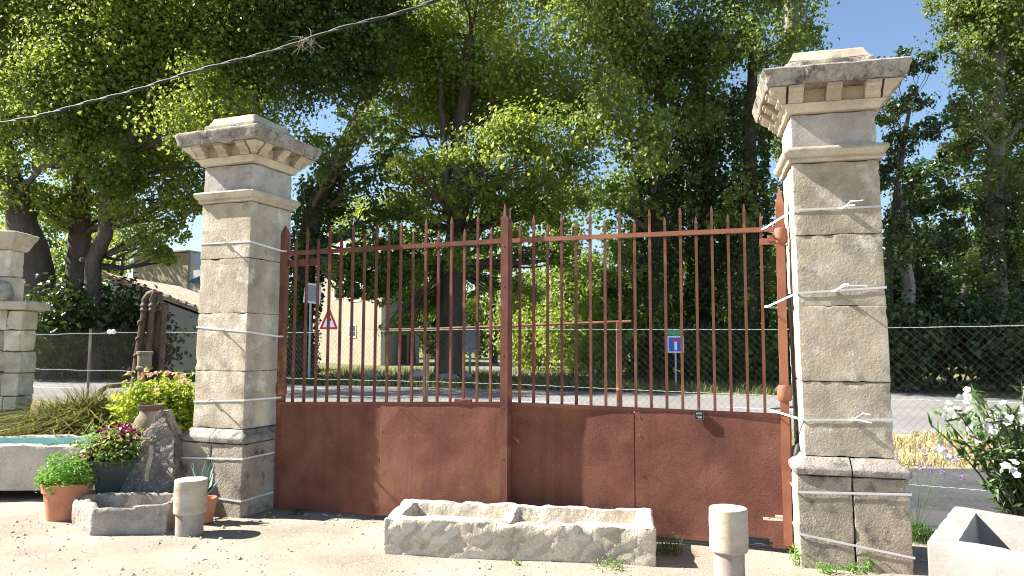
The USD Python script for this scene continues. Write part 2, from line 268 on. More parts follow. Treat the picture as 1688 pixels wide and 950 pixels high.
LEAF_LIGHT = leafmat('light_plane_leaves', [(.078, .130, .024), (.15, .210, .038), (.23, .275, .060)], .5, .44, (.42, .49, .07))
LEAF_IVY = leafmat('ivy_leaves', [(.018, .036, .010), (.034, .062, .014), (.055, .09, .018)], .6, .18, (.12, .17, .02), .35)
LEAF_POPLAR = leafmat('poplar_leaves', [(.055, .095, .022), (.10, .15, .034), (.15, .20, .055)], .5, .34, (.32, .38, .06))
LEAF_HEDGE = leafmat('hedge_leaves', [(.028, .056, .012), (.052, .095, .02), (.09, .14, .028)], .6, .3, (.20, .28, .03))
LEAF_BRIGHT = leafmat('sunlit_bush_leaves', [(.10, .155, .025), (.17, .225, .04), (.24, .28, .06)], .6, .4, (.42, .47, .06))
LEAF_SHRUB = leafmat('yellow_green_leaves', [(.14, .22, .02), (.25, .33, .035), (.36, .40, .06)], 6, .38, (.45, .50, .05))
LEAF_HERB = leafmat('herb_leaves', [(.07, .18, .025), (.12, .28, .04), (.19, .36, .06)], 12, .35, (.22, .42, .04))
LEAF_PETUNIA = leafmat('bedding_plant_leaves', [(.08, .15, .03), (.16, .25, .06), (.28, .36, .12)], 12, .3, (.30, .40, .08))
LEAF_OLEANDER = leafmat('oleander_leaves', [(.045, .09, .025), (.08, .14, .04), (.13, .19, .065)], 6, .22, (.16, .25, .05), .35)
PETAL_WHITE = leafmat('white_petals', [(.74, .74, .70), (.84, .84, .80)], 8, .3, (.8, .8, .76), .6, .08)
PETAL_PEACH = leafmat('peach_petals', [(.74, .40, .26), (.80, .55, .40), (.82, .68, .55)], 20, .3, (.8, .45, .3), .6, .1)
PETAL_WINE = leafmat('burgundy_petals', [(.10, .008, .035), (.19, .014, .075), (.30, .03, .13)], 25, .25, (.35, .02, .14), .6, .2)
PETAL_LAV = leafmat('lavender_petals', [(.26, .17, .40), (.36, .25, .52)], 20, .25, (.4, .28, .55), .6, .1)
AGAVE = mat('agave_leaf', [(.09, .15, .10), (.15, .22, .16), (.20, .27, .20)], 8, 4, .5, fine=.08)
BARK = mat('plane_bark', [(.045, .035, .027), (.075, .06, .046), (.12, .10, .078)], 1.4, 7, .9, stretch=(1, 1, .35), bump=(8, .8, .05), fine=.25, fine_scale=14)
BARK_PALE = mat('pale_poplar_bark', [(.10, .085, .065), (.16, .14, .11), (.26, .23, .19)], 1.6, 7, .9, stretch=(1, 1, .3), bump=(8, .7, .05), fine=.2, fine_scale=14)
TERRACOTTA = mat('terracotta', [(.40, .16, .085), (.47, .205, .115), (.54, .28, .18)], 7, 6, .85, spots=((.56, .40, .30), 5, .6, .78), bump=(80, .25, .003), fine=.08)
GLAZE = mat('brown_glazed_jar', [(.15, .11, .075), (.21, .16, .11), (.27, .215, .155)], 6, 4, .28, fine=.1)
PLASTIC = mat('dark_green_planter', [(.035, .048, .045), (.05, .065, .06)], 5, 4, .5, fine=.08)
TURQ = mat('turquoise_water_stain', [(.22, .37, .335), (.29, .44, .40), (.36, .50, .45)], 4, 5, .6, spots=((.45, .55, .48), 9, .6, .75), fine=.08)
WATER = usdkit.material(stage, '/World/Looks/pool_water', {'p': ('principled_bsdf', {'base_color': (.17, .33, .30), 'roughness': .06, 'specular_ior_level': .5})}, [], surface='p.BSDF')
RENDER = mat('cream_render', [(.245, .205, .148), (.275, .232, .17), (.30, .258, .192)], .5, 6, .95, spots=((.46, .39, .29), 1.5, .58, .75), fine=.05)
RENDER_W = mat('greyish_render', [(.36, .34, .315), (.43, .41, .38)], .8, 6, .95, spots=((.34, .32, .30), 1.2, .56, .75), fine=.08)
TILE = mat('roof_tile', [(.34, .22, .15), (.46, .34, .25), (.58, .47, .37)], 2, 5, .9, rnd=.2, fine=.15, fine_scale=12)
GLASS_D = mat('dark_window', [(.02, .022, .025), (.035, .038, .04)], 2, 2, .15)
FRAME = mat('window_surround', [(.45, .43, .39), (.52, .50, .45)], 3, 3, .8)
DOOR_R = mat('dark_red_door', [(.09, .022, .018), (.12, .03, .024)], 3, 3, .6)
ZINC = mat('galvanised_sign_post', [(.30, .32, .34), (.40, .42, .44)], 5, 4, .45, metallic=.4)
WHITE_P = mat('white_sign_paint', [(.74, .74, .74), (.8, .8, .8)], 4, 3, .5)
RED_P = mat('red_sign_paint', [(.50, .03, .03), (.58, .045, .04)], 4, 3, .45)
BLUE_P = mat('blue_sign_paint', [(.025, .10, .42), (.035, .13, .50)], 4, 3, .45)
GREEN_P = mat('green_sign_paint', [(.05, .22, .10), (.08, .28, .14)], 4, 3, .5)
BLACK_P = mat('black_sign_paint', [(.02, .02, .022), (.03, .03, .032)], 4, 3, .5)
GREY_P = mat('grey_sign_back', [(.26, .31, .37), (.32, .37, .43)], 3, 4, .5)
GREY_L = mat('faded_white_lettering', [(.36, .37, .38), (.42, .43, .44)], 20, 3, .6)
PLATE = mat('slate_plate', [(.022, .025, .028), (.035, .038, .042)], 30, 3, .5)
RUBBER = mat('black_hose_rubber', [(.022, .021, .02), (.04, .038, .036)], 12, 3, .5)
HOSE_GREY = mat('grey_conduit', [(.09, .085, .08), (.14, .132, .125)], 10, 4, .6)
CABLE = mat('weathered_cable', [(.022, .021, .02), (.045, .044, .042)], 14, 4, .6)
TWIG = mat('dry_twig', [(.20, .165, .125), (.30, .255, .2)], 20, 3, .9)
BOULDER = mat('pale_boulder', [(.27, .26, .25), (.37, .36, .345), (.46, .45, .43)], 2.2, 6, .9, spots=((.18, .175, .165), 5, .58, .72), bump=(12, .8, .05), fine=.15, fine_scale=20)
LITTER = leafmat('fallen_leaves', [(.20, .15, .07), (.30, .24, .11), (.16, .19, .06)], 9, .1, (.3, .25, .1), .7)
BLUE_TARP = mat('dark_blue_slope', [(.06, .09, .16), (.08, .12, .2)], 2, 3, .6)

# ================================================================== SETTING
def sheet(poly, z): 
    t = trimesh.creation.triangulate_polygon(Polygon(poly), engine='earcut'); v = np.c_[t[0], np.full(len(t[0]), z)]; f = np.array(t[1])
    a = np.cross(v[f[:, 1]] - v[f[:, 0]], v[f[:, 2]] - v[f[:, 0]])[:, 2]; f[a < 0] = f[a < 0][:, ::-1]
    return trimesh.Trimesh(v, f, process=False)
struct('ground', sheet([(-400, -200), (400, -200), (400, 600), (-400, 600)], -.012), EARTH)
def yf(x): return 7.0 + (4.2 - x) * .568        # the line of the chain link fence
xs = np.r_[np.linspace(-40, -7.5, 12), np.arange(-7.4, 6.4, .05), np.linspace(6.5, 14, 8)]; tt = np.r_[np.linspace(-14, 3.2, 10), np.arange(3.3, 8.6, .05)]
X, T = np.meshgrid(xs, tt, indexing='ij'); Y = np.where(T > 8.3, np.maximum(T, yf(X) + .25), np.minimum(T, np.maximum(yf(X) - .4, 2)))
w = np.clip((np.minimum(T, 8.2) - 2.8) / 1, 0, 1)
Z = ((fbm(np.stack([X * 1.1, Y * 1.1, 0 * X], -1), 3, 3) - .5) * .030 + (fbm(np.stack([X * 6, Y * 6, 0 * X], -1), 3, 5) - .5) * .012) * w
i = np.arange(X.size).reshape(X.shape); q = np.c_[i[:-1, :-1].ravel(), i[1:, :-1].ravel(), i[1:, 1:].ravel(), i[:-1, 1:].ravel()]
struct('gravel_yard', trimesh.Trimesh(np.c_[X.ravel(), Y.ravel(), Z.ravel()], np.vstack([q[:, [0, 1, 2]], q[:, [0, 2, 3]]]), process=False), GRAVEL, True)
ND = np.array([.3206, .9472]); RD = np.array([.9472, -.3206])            # across and along the road
def rd(s, n): return RD * s + ND * n
def strip(s0, s1, n0, n1, z): return sheet([rd(s0, n0), rd(s1, n0), rd(s1, n1), rd(s0, n1)], z)
struct('road', strip(-120, 120, 14.9, 24.4, -.004), ASPHALT)
for s0 in np.arange(-38, 40, 6.0):
    if 3 < s0 < 16 or s0 < -30: pass
    struct('lane_mark', strip(s0 + 1.2, s0 + 3.2, 19.4, 19.52, .001), LANE)
struct('dry_verge', sheet([(-30, yf(-30) + .3), (3.5, yf(3.5) + .3), (3.5, 9.5), (14, 9.5), tuple(rd(12, 14.9)), tuple(rd(-40, 14.9))], -.006), DRYSOIL)
struct('grey_ground_strip', sheet([(2.98, 6.55), (3.6, 6.3), (5.2, 6.2), (16, 1.0), (16, 9.46), (2.6, 9.46), (2.6, 7.6)], .024), MEMBRANE)
struct('side_lane', sheet([tuple(rd(1.5, 24.44)), tuple(rd(8.5, 24.44)), (1.2, 44), (4, 75), (-2, 75), (-3.0, 44)], -.005), ASPHALT)
rng = np.random.default_rng(5)
n = 34000; bx = np.r_[rng.uniform(-14, -4.5, n // 4), rng.uniform(2.2, 10, n - n // 4)]; by = rng.uniform(8, 20, n)
keep = (by > yf(bx) + .45) & (bx * ND[0] + by * ND[1] < 14.75) & ~((bx > 2.6) & (by < 9.6)) & (noise(np.c_[bx, by, 0 * bx] * 1.5, 3) > .22)
b = np.c_[bx, by, np.full(n, -.01)][keep]
struct('dry_grass', blades(b, rng.uniform(.05, .2, len(b)), .016, rng.uniform(.3, 1.6, len(b)), rng), DRY, kind='stuff', label='straw yellow dry grass on the verge between fence and road', cat='grass')
n = 46000; s = rng.uniform(-34, 28, n); nn = 24.45 + 14 * rng.uniform(0, 1, n) ** 1.4; P = s[:, None] * RD + nn[:, None] * ND
keep = ~((s > 1.2) & (s < 8.7) & (nn < 40)) & (noise(np.c_[P, 0 * s] * .7, 4) > .3); b = np.c_[P, np.full(n, -.02)][keep]
struct('verge_grass', blades(b, rng.uniform(.12, .5, len(b)), .03, rng.uniform(.2, 1.2, len(b)), rng), VERGE, kind='stuff', label='green grass and weeds along the far side of the road', cat='grass')
# loose pebbles on the yard
pebs = []; n = 2600; px_, py_ = rng.uniform(-4.5, 3.2, n), rng.uniform(4.6, 8.2, n); sz = rng.uniform(.006, .02, n) * rng.choice([1, 1, 1, 1, 1, 1, 1.6, 2.4], n)
octa = np.array([[1, 0, 0], [-1, 0, 0], [0, 1, 0], [0, -1, 0], [0, 0, .6], [0, 0, -.4]]); of = np.array([[0, 2, 4], [2, 1, 4], [1, 3, 4], [3, 0, 4], [2, 0, 5], [1, 2, 5], [3, 1, 5], [0, 3, 5]])
V = octa[None] * (1 + rng.uniform(-.3, .3, (n, 6, 3))) * sz[:, None, None] * .5 + np.c_[px_, py_, np.full(n, .004)][:, None]
struct('pebbles', trimesh.Trimesh(V.reshape(-1, 3), (of[None] + np.arange(n)[:, None, None] * 6).reshape(-1, 3), process=False), PEBBLE, kind='stuff', label='small loose pebbles scattered over the pale gravel yard', cat='pebbles')
n = 60; c = np.c_[rng.uniform(-4, 3, n), 4.7 + 2.3 * rng.uniform(0, 1, n) ** .7, np.full(n, .018)]
struct('fallen_leaves', kites(c, rng.uniform(.012, .05, n), rng, up=2.0), LITTER, kind='stuff', label='dry fallen leaves and bits lying on the gravel', cat='leaf litter')

# ================================================================== PILLARS
def pillar(loc, yaw, leanx, leany, label, seed, split):
    t = thing('stone_gate_pillar', label, 'gate pillar', (*loc, 0), yaw)
    sh = lambda q: (lambda v, f: trimesh.Trimesh(np.c_[v[:, 0] + leanx * v[:, 2], v[:, 1] + leany * v[:, 2], v[:, 2]], f, process=False))(*vf(q))
    P = lambda n, q, mt, **k: part(n, sh(q), mt, t, **k)
    x = split
    for k, (a, b) in enumerate(((-.37, x - .004), (x + .004, .37))):
        P('base_block', rough_box((a, -.37, -.05), (b, .37, .655), .035, .009, .004, 8, seed + k, .013), STONE_BASE, label=None)
        i0, i1 = (.0, 0) if k == 0 else (0, .0)
        e = lambda h: (a - (0.37 - .37) if k else -h, x - .005) if k == 0 else (x + .005, h)
        pr = [(z, *e(h), -h, h) for z, h in ((.662, .375), (.668, .385), (.70, .388), (.715, .383), (.735, .36), (.76, .33), (.778, .315), (.783, .308))]
        P('base_moulding', rect_loft(pr, 16, .004, 7, seed + 20 + k, .012), STONE_MOULD)
    zs = [.787, 1.332, 1.885, 2.418, 2.966]
    for k in range(4):
        h = .301 + [.0, .002, -.001, .001][k]
        P('shaft_stone', rough_box((-h, -h, zs[k] + .0012), (h, h, zs[k + 1] - .0012), .03, .006, .0028, 9, seed + 40 + k, .012), STONE)
    P('string_course', rect_loft([sq(z, h) for z, h in ((2.968, .305), (2.972, .325), (2.99, .332), (3.005, .330), (3.012, .345), (3.035, .362), (3.06, .366), (3.078, .355), (3.084, .32), (3.088, .30))], 18, .003, 7, seed + 60, .006), STONE_DRESSED)
    P('frieze_stone', rough_box((-.298, -.298, 3.09), (.298, .298, 3.342), .04, .009, .003, 6, seed + 70, .012), STONE_FRIEZE)
    bed = [(3.345, .31), (3.35, .325), (3.372, .33), (3.388, .342), (3.402, .36), (3.41, .363), (3.414, .335), (3.52, .335)]
    P('cornice_bed_moulding', rect_loft([sq(z, h) for z, h in bed], 18, .003, 7, seed + 80, .004), STONE_DRESSED)
    def bracket(u, side):
        prof = Polygon([(.33, 3.52), (.33, 3.412), (.375, 3.412), (.392, 3.425), (.398, 3.455), (.42, 3.468), (.445, 3.48), (.452, 3.50), (.465, 3.503), (.465, 3.52)])
        q = trimesh.creation.extrude_polygon(prof, .105, engine='earcut'); v = np.array(q.vertices)
        v = np.c_[v[:, 2] - .0525 + u, -v[:, 0], v[:, 1]]; c, s_ = math.cos(side * PI / 2), math.sin(side * PI / 2)
        return trimesh.Trimesh(np.c_[v[:, 0] * c - v[:, 1] * s_, v[:, 0] * s_ + v[:, 1] * c, v[:, 2]], q.faces, process=False)
    for side in range(4):
        for u in (-.265, 0, .265):
            P('bracket', bracket(u, side), STONE_DRESSED, smooth=20)
    for cx in (-1, 1):
        for cy in (-1, 1):
            P('corner_bracket', rect_loft([(z, *sorted((cx * .335, cx * h)), *sorted((cy * .335, cy * h))) for z, h in ((3.414, .36), (3.43, .385), (3.455, .392), (3.475, .42), (3.50, .445), (3.518, .455))], 4, 0), STONE_DRESSED, smooth=20)
    P('cornice_slab', rect_loft([sq(z, h) for z, h in ((3.521, .30), (3.5225, .40), (3.525, .474), (3.535, .482), (3.56, .487), (3.59, .495), (3.62, .505), (3.64, .508), (3.652, .50), (3.668, .42), (3.675, .31))], 26, .010, 7, seed + 90, .022), STONE_CRUST)
    P('cap_block', rough_box((-.315, -.315, 3.66), (.315, .315, 3.765), .03, .02, .010, 8, seed + 95, .02), STONE_BASE)
    P('cap_top', rect_loft([sq(z, h) for z, h in ((3.766, .285), (3.775, .283), (3.80, .268), (3.83, .255), (3.842, .25), (3.85, .235))], 16, .006, 8, seed + 97, .01), STONE_DRESSED)
    return t, (leanx, leany)
PA = (-2.707, 7.306, -.366, .006, .004); PB = (2.536, 5.637, -.248, -.017, -.004)
pillar(PA[:2], *PA[2:], 'left stone gate pillar behind the two stacked pots and standing fountain stone', 100, -.01)
pillar(PB[:2], *PB[2:], 'right stone gate pillar, the nearer one, with cracked split base', 300, .0)

# ================================================================== GATE
GL = np.array([-2.3615, 7.1736]); GA = -.30837; GU = np.array([math.cos(GA), math.sin(GA)])
L0 = GL + .12 * GU; LA = GA - .028
R0 = GL + 2.43 * GU
def spike_bar(x, z0, z1, w=.0125, tip=.075):
    """square bar with a lengthened pyramid point"""
    prof = [(z0, w), (z1 - tip, w), (z1 - tip * .9, w * 1.15), (z1 - tip * .3, w * .6), (z1, w * .08)]
    th = np.array([1, 3, 5, 7]) * PI / 4; v = np.vstack([np.c_[x + h * 1.414 * np.cos(th), h * 1.414 * np.sin(th), np.full(4, z)] for z, h in prof]); f = []
    for k in range(len(prof) - 1):
        i = np.arange(4); j = (i + 1) % 4; f += [np.c_[k * 4 + i, k * 4 + j, k * 4 + 4 + j], np.c_[k * 4 + i, k * 4 + 4 + j, k * 4 + 4 + i]]
    e = (len(prof) - 1) * 4; f.append(np.array([[0, 2, 1], [0, 3, 2], [e, e + 1, e + 2], [e, e + 2, e + 3]]))
    return trimesh.Trimesh(v, np.vstack(f), process=False)
def sheet_panel(x0, x1, zb, zt, y, seed, amp=.010, hole=None):
    nx, nz = int((x1 - x0) / .022), 46; xx = np.linspace(x0, x1, nx); X, S = np.meshgrid(xx, np.linspace(0, 1, nz), indexing='ij')
    Z0, Z1 = np.interp(X, [x0, x1], zb), np.interp(X, [x0, x1], zt); Z0 = Z0 + (noise(np.stack([X * 7, 0 * X, 0 * X], -1), seed + 3) - .5) * .014
    Z = Z0 + (Z1 - Z0) * S; p = np.stack([X * 1.6, Z * 1.6, 0 * X + seed], -1)
    edge = np.clip(np.minimum(np.minimum(X - x0, x1 - X), np.minimum(Z - Z0, Z1 - Z)) / .08, 0, 1)
    D = (fbm(p, 3, seed) - .5) * 1.3 * amp * edge + (fbm(p * 4, 2, seed + 1) - .5) * amp * .12 - .012 * np.clip(1 - (Z1 - Z) / .02, 0, 1)
    v = np.c_[X.ravel(), (y + D).ravel(), Z.ravel()]; i = np.arange(X.size).reshape(X.shape)
    q = np.c_[i[:-1, :-1].ravel(), i[1:, :-1].ravel(), i[1:, 1:].ravel(), i[:-1, 1:].ravel()]
    if hole is not None:
        c = v[q].mean(1); from shapely import contains_xy
        q = q[~contains_xy(hole, c[:, 0], c[:, 2])]
    f = np.vstack([q[:, [0, 1, 2]], q[:, [0, 2, 3]]])
    u, inv = np.unique(f, return_inverse=True); return thicken(v[u], inv.reshape(f.shape), np.array([0, .004, 0]))
def rivets(x, zs_, y):
    q = trimesh.creation.icosphere(subdivisions=1, radius=.008); q.vertices = q.vertices * [1, .35, 1]
    return [move(q, (x, y, z)) for z in zs_]
# left leaf, standing slightly forward at the middle
g = thing('iron_gate_leaf', 'left leaf of the rusty iron gate, hung on the farther pillar', 'gate', (*L0, 0), LA)
part('hinge_stile', rect_loft([(z, -.03, .035, -.03, .03) for z in (.03, 1.2, 2.66)] + [(2.70, -.026, .03, -.026, .026), (2.76, .0, .006, -.003, .003)], 3, 0), RUST_BAR, g)
part('hinge_collar', lathe([(.046, 0), (.054, .02), (.054, .10), (.046, .12)], 14).apply_translation((.002, 0, 1.10)), RUST_BAR, g)
part('hinge_strap', box((.03, .018, 2.355), (.36, .03, 2.42)), RUST_BAR, g, smooth=False)
part('top_rail', prism(Polygon([(.03, 2.462), (2.30, 2.487), (2.30, 2.527), (.03, 2.50)]), -.018, .02), RUST_BAR, g, smooth=False)
for k in range(17):
    x = .134 + .1281 * k
    part('bar', spike_bar(x, 1.0, (2.62 if k % 2 == 0 else 2.735) + .02 * x / 2.2, .0106), RUST_BAR, g, smooth=False)
part('sheet_panel', sheet_panel(-.03, 1.117, (.015, .04), (1.03, 1.066), -.030, 3), RUST, g)
part('sheet_panel', sheet_panel(1.122, 2.30, (.04, .075), (1.066, 1.10), -.034, 4, .024), RUST, g)
part('bottom_rail', prism(Polygon([(.03, 1.00), (2.30, 1.068), (2.30, 1.098), (.03, 1.03)]), -.012, .014), RUST_BAR, g, smooth=False)
part('meeting_stile', rect_loft([(z, 2.296, 2.356, -.062, -.02) for z in (.07, 1.0, 2.71)] + [(2.715, 2.298, 2.354, -.06, -.022)], 3, 0), RUST_BAR, g)
part('stile_spike', spike_bar(2.312, 2.68, 2.845, .012, .13), RUST_BAR, g, smooth=False)
part('stile_angle', box((2.350, -.066, .07), (2.364, .035, 2.70)), RUST_BAR, g, smooth=False)
part('stile_spike', spike_bar(2.362, 2.66, 2.80, .007, .11), RUST_BAR, g, smooth=False)
rv = rivets(2.325, [.2, .62, 1.05, 1.5, 2.1, 2.45], -.063) + rivets(1.108, [.12, .55, 1.0], -.034) + rivets(1.135, [.3, .8], -.034)
for q in rv: part('rivet', q, RUST_BAR, g)
part('bent_tab', rough_box((1.86, -.05, 1.09), (2.02, -.015, 1.115), .03, .006, .006, 20, 5), RUST_BAR, g)
# right leaf
g = thing('iron_gate_leaf', 'right leaf of the rusty iron gate with torn lower corner, beside the nearer pillar', 'gate', (*R0, 0), GA)
tear = Polygon([(2.08, .255), (2.13, .27), (2.17, .262), (2.22, .285), (2.28, .30), (2.33, .33), (2.33, .26), (2.29, .255), (2.26, .24), (2.2, .245), (2.14, .25)]).union(Polygon([(1.72, -.1), (1.73, .092), (2.08, .10), (2.14, .095), (2.17, .07), (2.18, -.1)]))
part('sheet_panel', sheet_panel(.0, 1.116, (.055, .06), (1.095, 1.082), -.022, 7, .022), RUST, g)
part('sheet_panel', sheet_panel(1.125, 2.335, (.06, .03), (1.082, 1.064), -.026, 8, .024, tear), RUST, g, label='rust orange sheet with torn and crumpled bottom corner')
part('top_rail', prism(Polygon([(-.02, 2.498), (2.27, 2.502), (2.27, 2.538), (-.02, 2.534)]), -.016, .018), RUST_HINGE, g, smooth=False)
part('bottom_rail', prism(Polygon([(0, 1.06), (2.27, 1.03), (2.27, 1.06), (0, 1.09)]), -.008, .014), RUST_BAR, g, smooth=False)
for k in range(17):
    x = .122 + .1264 * k
    part('bar', spike_bar(x, 1.02, (2.66 if k % 2 == 0 else 2.738), .011), RUST_BAR, g, smooth=False)
part('meeting_stile', box((-.005, -.012, .08), (.045, .02, 2.62)), RUST_BAR, g, smooth=False)
part('hinge_stile', rect_loft([(z, 2.258, 2.322, -.034, .03) for z in (.06, 1.2, 2.68)] + [(2.70, 2.254, 2.326, -.038, .034), (2.74, 2.264, 2.316, -.028, .024), (2.86, 2.287, 2.293, -.005, .001)], 3, 0), RUST_HINGE, g)
for z in (2.40, 1.16):
    c = part('hinge_collar', lathe([(.042, 0), (.052, .012), (.055, .05), (.052, .11), (.043, .125)], 14).apply_translation((2.292, 0, z)), RUST_HINGE, g)
part('hinge_bracket', cat([box((2.13, -.03, 2.395), (2.25, -.015, 2.445)), box((2.19, -.034, 2.42), (2.25, -.012, 2.47))]), RUST_HINGE, g, smooth=False)
for q in rivets(1.085, [.2, .62, .9, 1.03], -.032) + rivets(1.165, [.12, .55, .85, 1.0], -.032) + rivets(.07, [1.0, .99], -.02) + rivets(.11, [1.0], -.02): part('rivet', q, RUST_BAR, g)
part('seam_backing', box((1.09, -.012, .08), (1.15, -.006, 1.03)), RUST_BAR, g, smooth=False)
# small notice on the right leaf
o = np.array([*(R0 + 1.643 * GU), 1.035]); t = thing('small_notice', 'small dark square notice with white lettering at top edge of the gate sheet', 'sign', o, GA)
part('plate', rough_box((-.034, -.052, -.036), (.034, -.040, .036), .03, .004, 0, 5, 1), PLATE, t)
part('border', prism(sbox(-.034, -.036, .034, .036).difference(sbox(-.031, -.033, .031, .033)), -.0545, -.0515), HOSE_GREY, t, smooth=False)
marks = [box((-.022 + i * .0095, -.0545, .004 + .002 * (i % 2)), (-.0182 + i * .0095, -.0515, .018)) for i in range(5)] + [box((-.022, -.0545, .0155), (.020, -.0515, .0185))] + [box((-.022, -.0545, -.014), (-.016, -.0515, -.011))] + [box((-.010 + i * .009, -.0545, -.022), (-.0065 + i * .009, -.0515, -.007)) for i in range(4)] + [box((-.010, -.0545, -.0245), (.018, -.0515, -.0215))]
part('lettering', cat(marks), GREY_L, t, smooth=False)
part('hook', tube([(0, -.045, .034), (0, -.04, .05), (0, -.02, .056), (0, .0, .05)], .003), HOSE_GREY, t)

# ================================================================== STRAPS
def ploc(P, x, y, z):
    c, s = math.cos(P[2]), math.sin(P[2]); x, y = x + P[3] * z, y + P[4] * z
    return np.array([P[0] + c * x - s * y, P[1] + s * x + c * y, z])
def band(P, pts, w=.0155, th=.003):
    """a flat band through the pillar-frame points"""
    W = np.array([ploc(P, *p) for p in pts]); vs = []
    ctr = np.array([P[0], P[1]])
    for p in W:
        d = p[:2] - ctr; d = d / np.linalg.norm(d); o = np.array([*d, 0]) * th
        vs += [p - [0, 0, w / 2], p + [0, 0, w / 2], p + o + [0, 0, w / 2], p + o - [0, 0, w / 2]]
    v = np.array(vs); f = []
    for k in range(len(W) - 1):
        for a in range(4):
            b = (a + 1) % 4; f += [[k * 4 + a, k * 4 + b, k * 4 + 4 + b], [k * 4 + a, k * 4 + 4 + b, k * 4 + 4 + a]]
    e = (len(W) - 1) * 4; f += [[0, 2, 1], [0, 3, 2], [e, e + 1, e + 2], [e, e + 2, e + 3]]
    return trimesh.Trimesh(v, np.array(f), process=False)
def strap(P, h, z0, z1, label, knot=None, side=1, post=None, back=True):
    """z0: at the front left corner, z1: at the front right; side: where the gate stands; post: (local x, y, z) of the stile it ties"""
    e = h + .004
    t = thing('white_strap', label, 'strap', ploc(P, 0, 0, min(z0, z1)), P[2], 'white plastic straps tied round the gate pillars')
    pts = [(-e, -e, z0), (e, -e, z1)] if side > 0 else [(e, -e, z1), (-e, -e, z0)]
    if post is not None:
        px, py, pz = post; s_ = side
        pts = pts + [(px + .05 * s_, py - .06, pz), (px + .07 * s_, py, pz), (px + .05 * s_, py + .06, pz), (s_ * e, e, pz)]
    else: pts = pts + [(side * e, e, (z1 if side > 0 else z0))]
    pts += [(-side * e, e, pts[0][2])] + [pts[0]]
    part('band', band(P, pts), STRAP, t, world=True, smooth=False)
    if knot is not None:
        kx = knot; kz = z0 + (z1 - z0) * (kx + e) / (2 * e); c = ploc(P, kx, -e - .008, kz)
        part('knot', move(rock((.055, .028, .028), int(kx * 100) + int(z0 * 10) + 7, .25, 2), c - [0, 0, .01], P[2]), STRAP, t, world=True)
        r = np.random.default_rng(int(abs(kx) * 1000 + z0 * 100))
        for q in range(2):
            L = r.uniform(.11, .20); a = r.uniform(-.3, .5); tip = ploc(P, kx + (.6 + .3 * q) * L * (1 if q else .8), -e - .02 - L * .8, kz + a * L * .6)
            mid = ploc(P, kx + .3 * L, -e - .02 - L * .35, kz + a * L * .5 + .01)
            part('tail', tube([c, mid, tip], [.005, .006, .004], 4), STRAP, t, world=True, smooth=False)
    return t
LP = (.44, -.02)
strap(PA, .301, 2.575, 2.572, 'topmost white strap on the left pillar, tied to the gate post', .015, 1, (*LP, 2.50))
strap(PA, .301, 1.755, 1.707, 'white strap round the middle of the left pillar', .02, 1, (*LP, 1.665))
strap(PA, .301, 1.031, 1.061, 'white strap on the left pillar just above its base moulding', -.05, 1, (*LP, 1.075))
strap(PA, .372, .50, .530, 'white strap round the top of the left pillar base block', None, 1)
strap(PA, .372, .165, .146, 'lowest white strap on the left pillar base, behind the potted agave', None, 1)
RP = (-.44, .0)
strap(PB, .301, 2.612, 2.614, 'topmost white strap on the right pillar with a dangling knot', .045, -1, (*RP, 2.52))
strap(PB, .301, 1.985, 2.018, 'second white strap from the top of the right pillar', -.04, -1, (*RP, 1.90))
strap(PB, .301, 1.048, 1.066, 'white strap on the right pillar just above its base moulding', .037, -1, (*RP, 1.09))
strap(PB, .372, .535, .556, 'level white strap round the right pillar base block', None, -1)
strap(PB, .372, .239, .122, 'slanting lowest white strap on the right pillar base', None, -1)

# hose between the gate and the right pillar
pts = [ploc(PB, -.325 + .004 * k, .06 - .02 * math.sin(k), z) for k, z in enumerate(np.linspace(2.0, .90, 9))]
t = thing('drain_pipe', 'thin grey pipe with black rubber elbow down the right pillar side', 'pipe', pts[-1])
part('pipe', tube(pts, .017, 8), HOSE_GREY, t, world=True)
e0 = pts[-1]; part('elbow', tube([e0 + [0, 0, .03], e0 + [.002, -.01, -.03], e0 + [-.03, -.05, -.09], e0 + [-.055, -.08, -.15], e0 + [-.06, -.085, -.2]], [.022, .026, .027, .026, .022], 10), RUBBER, t, world=True)

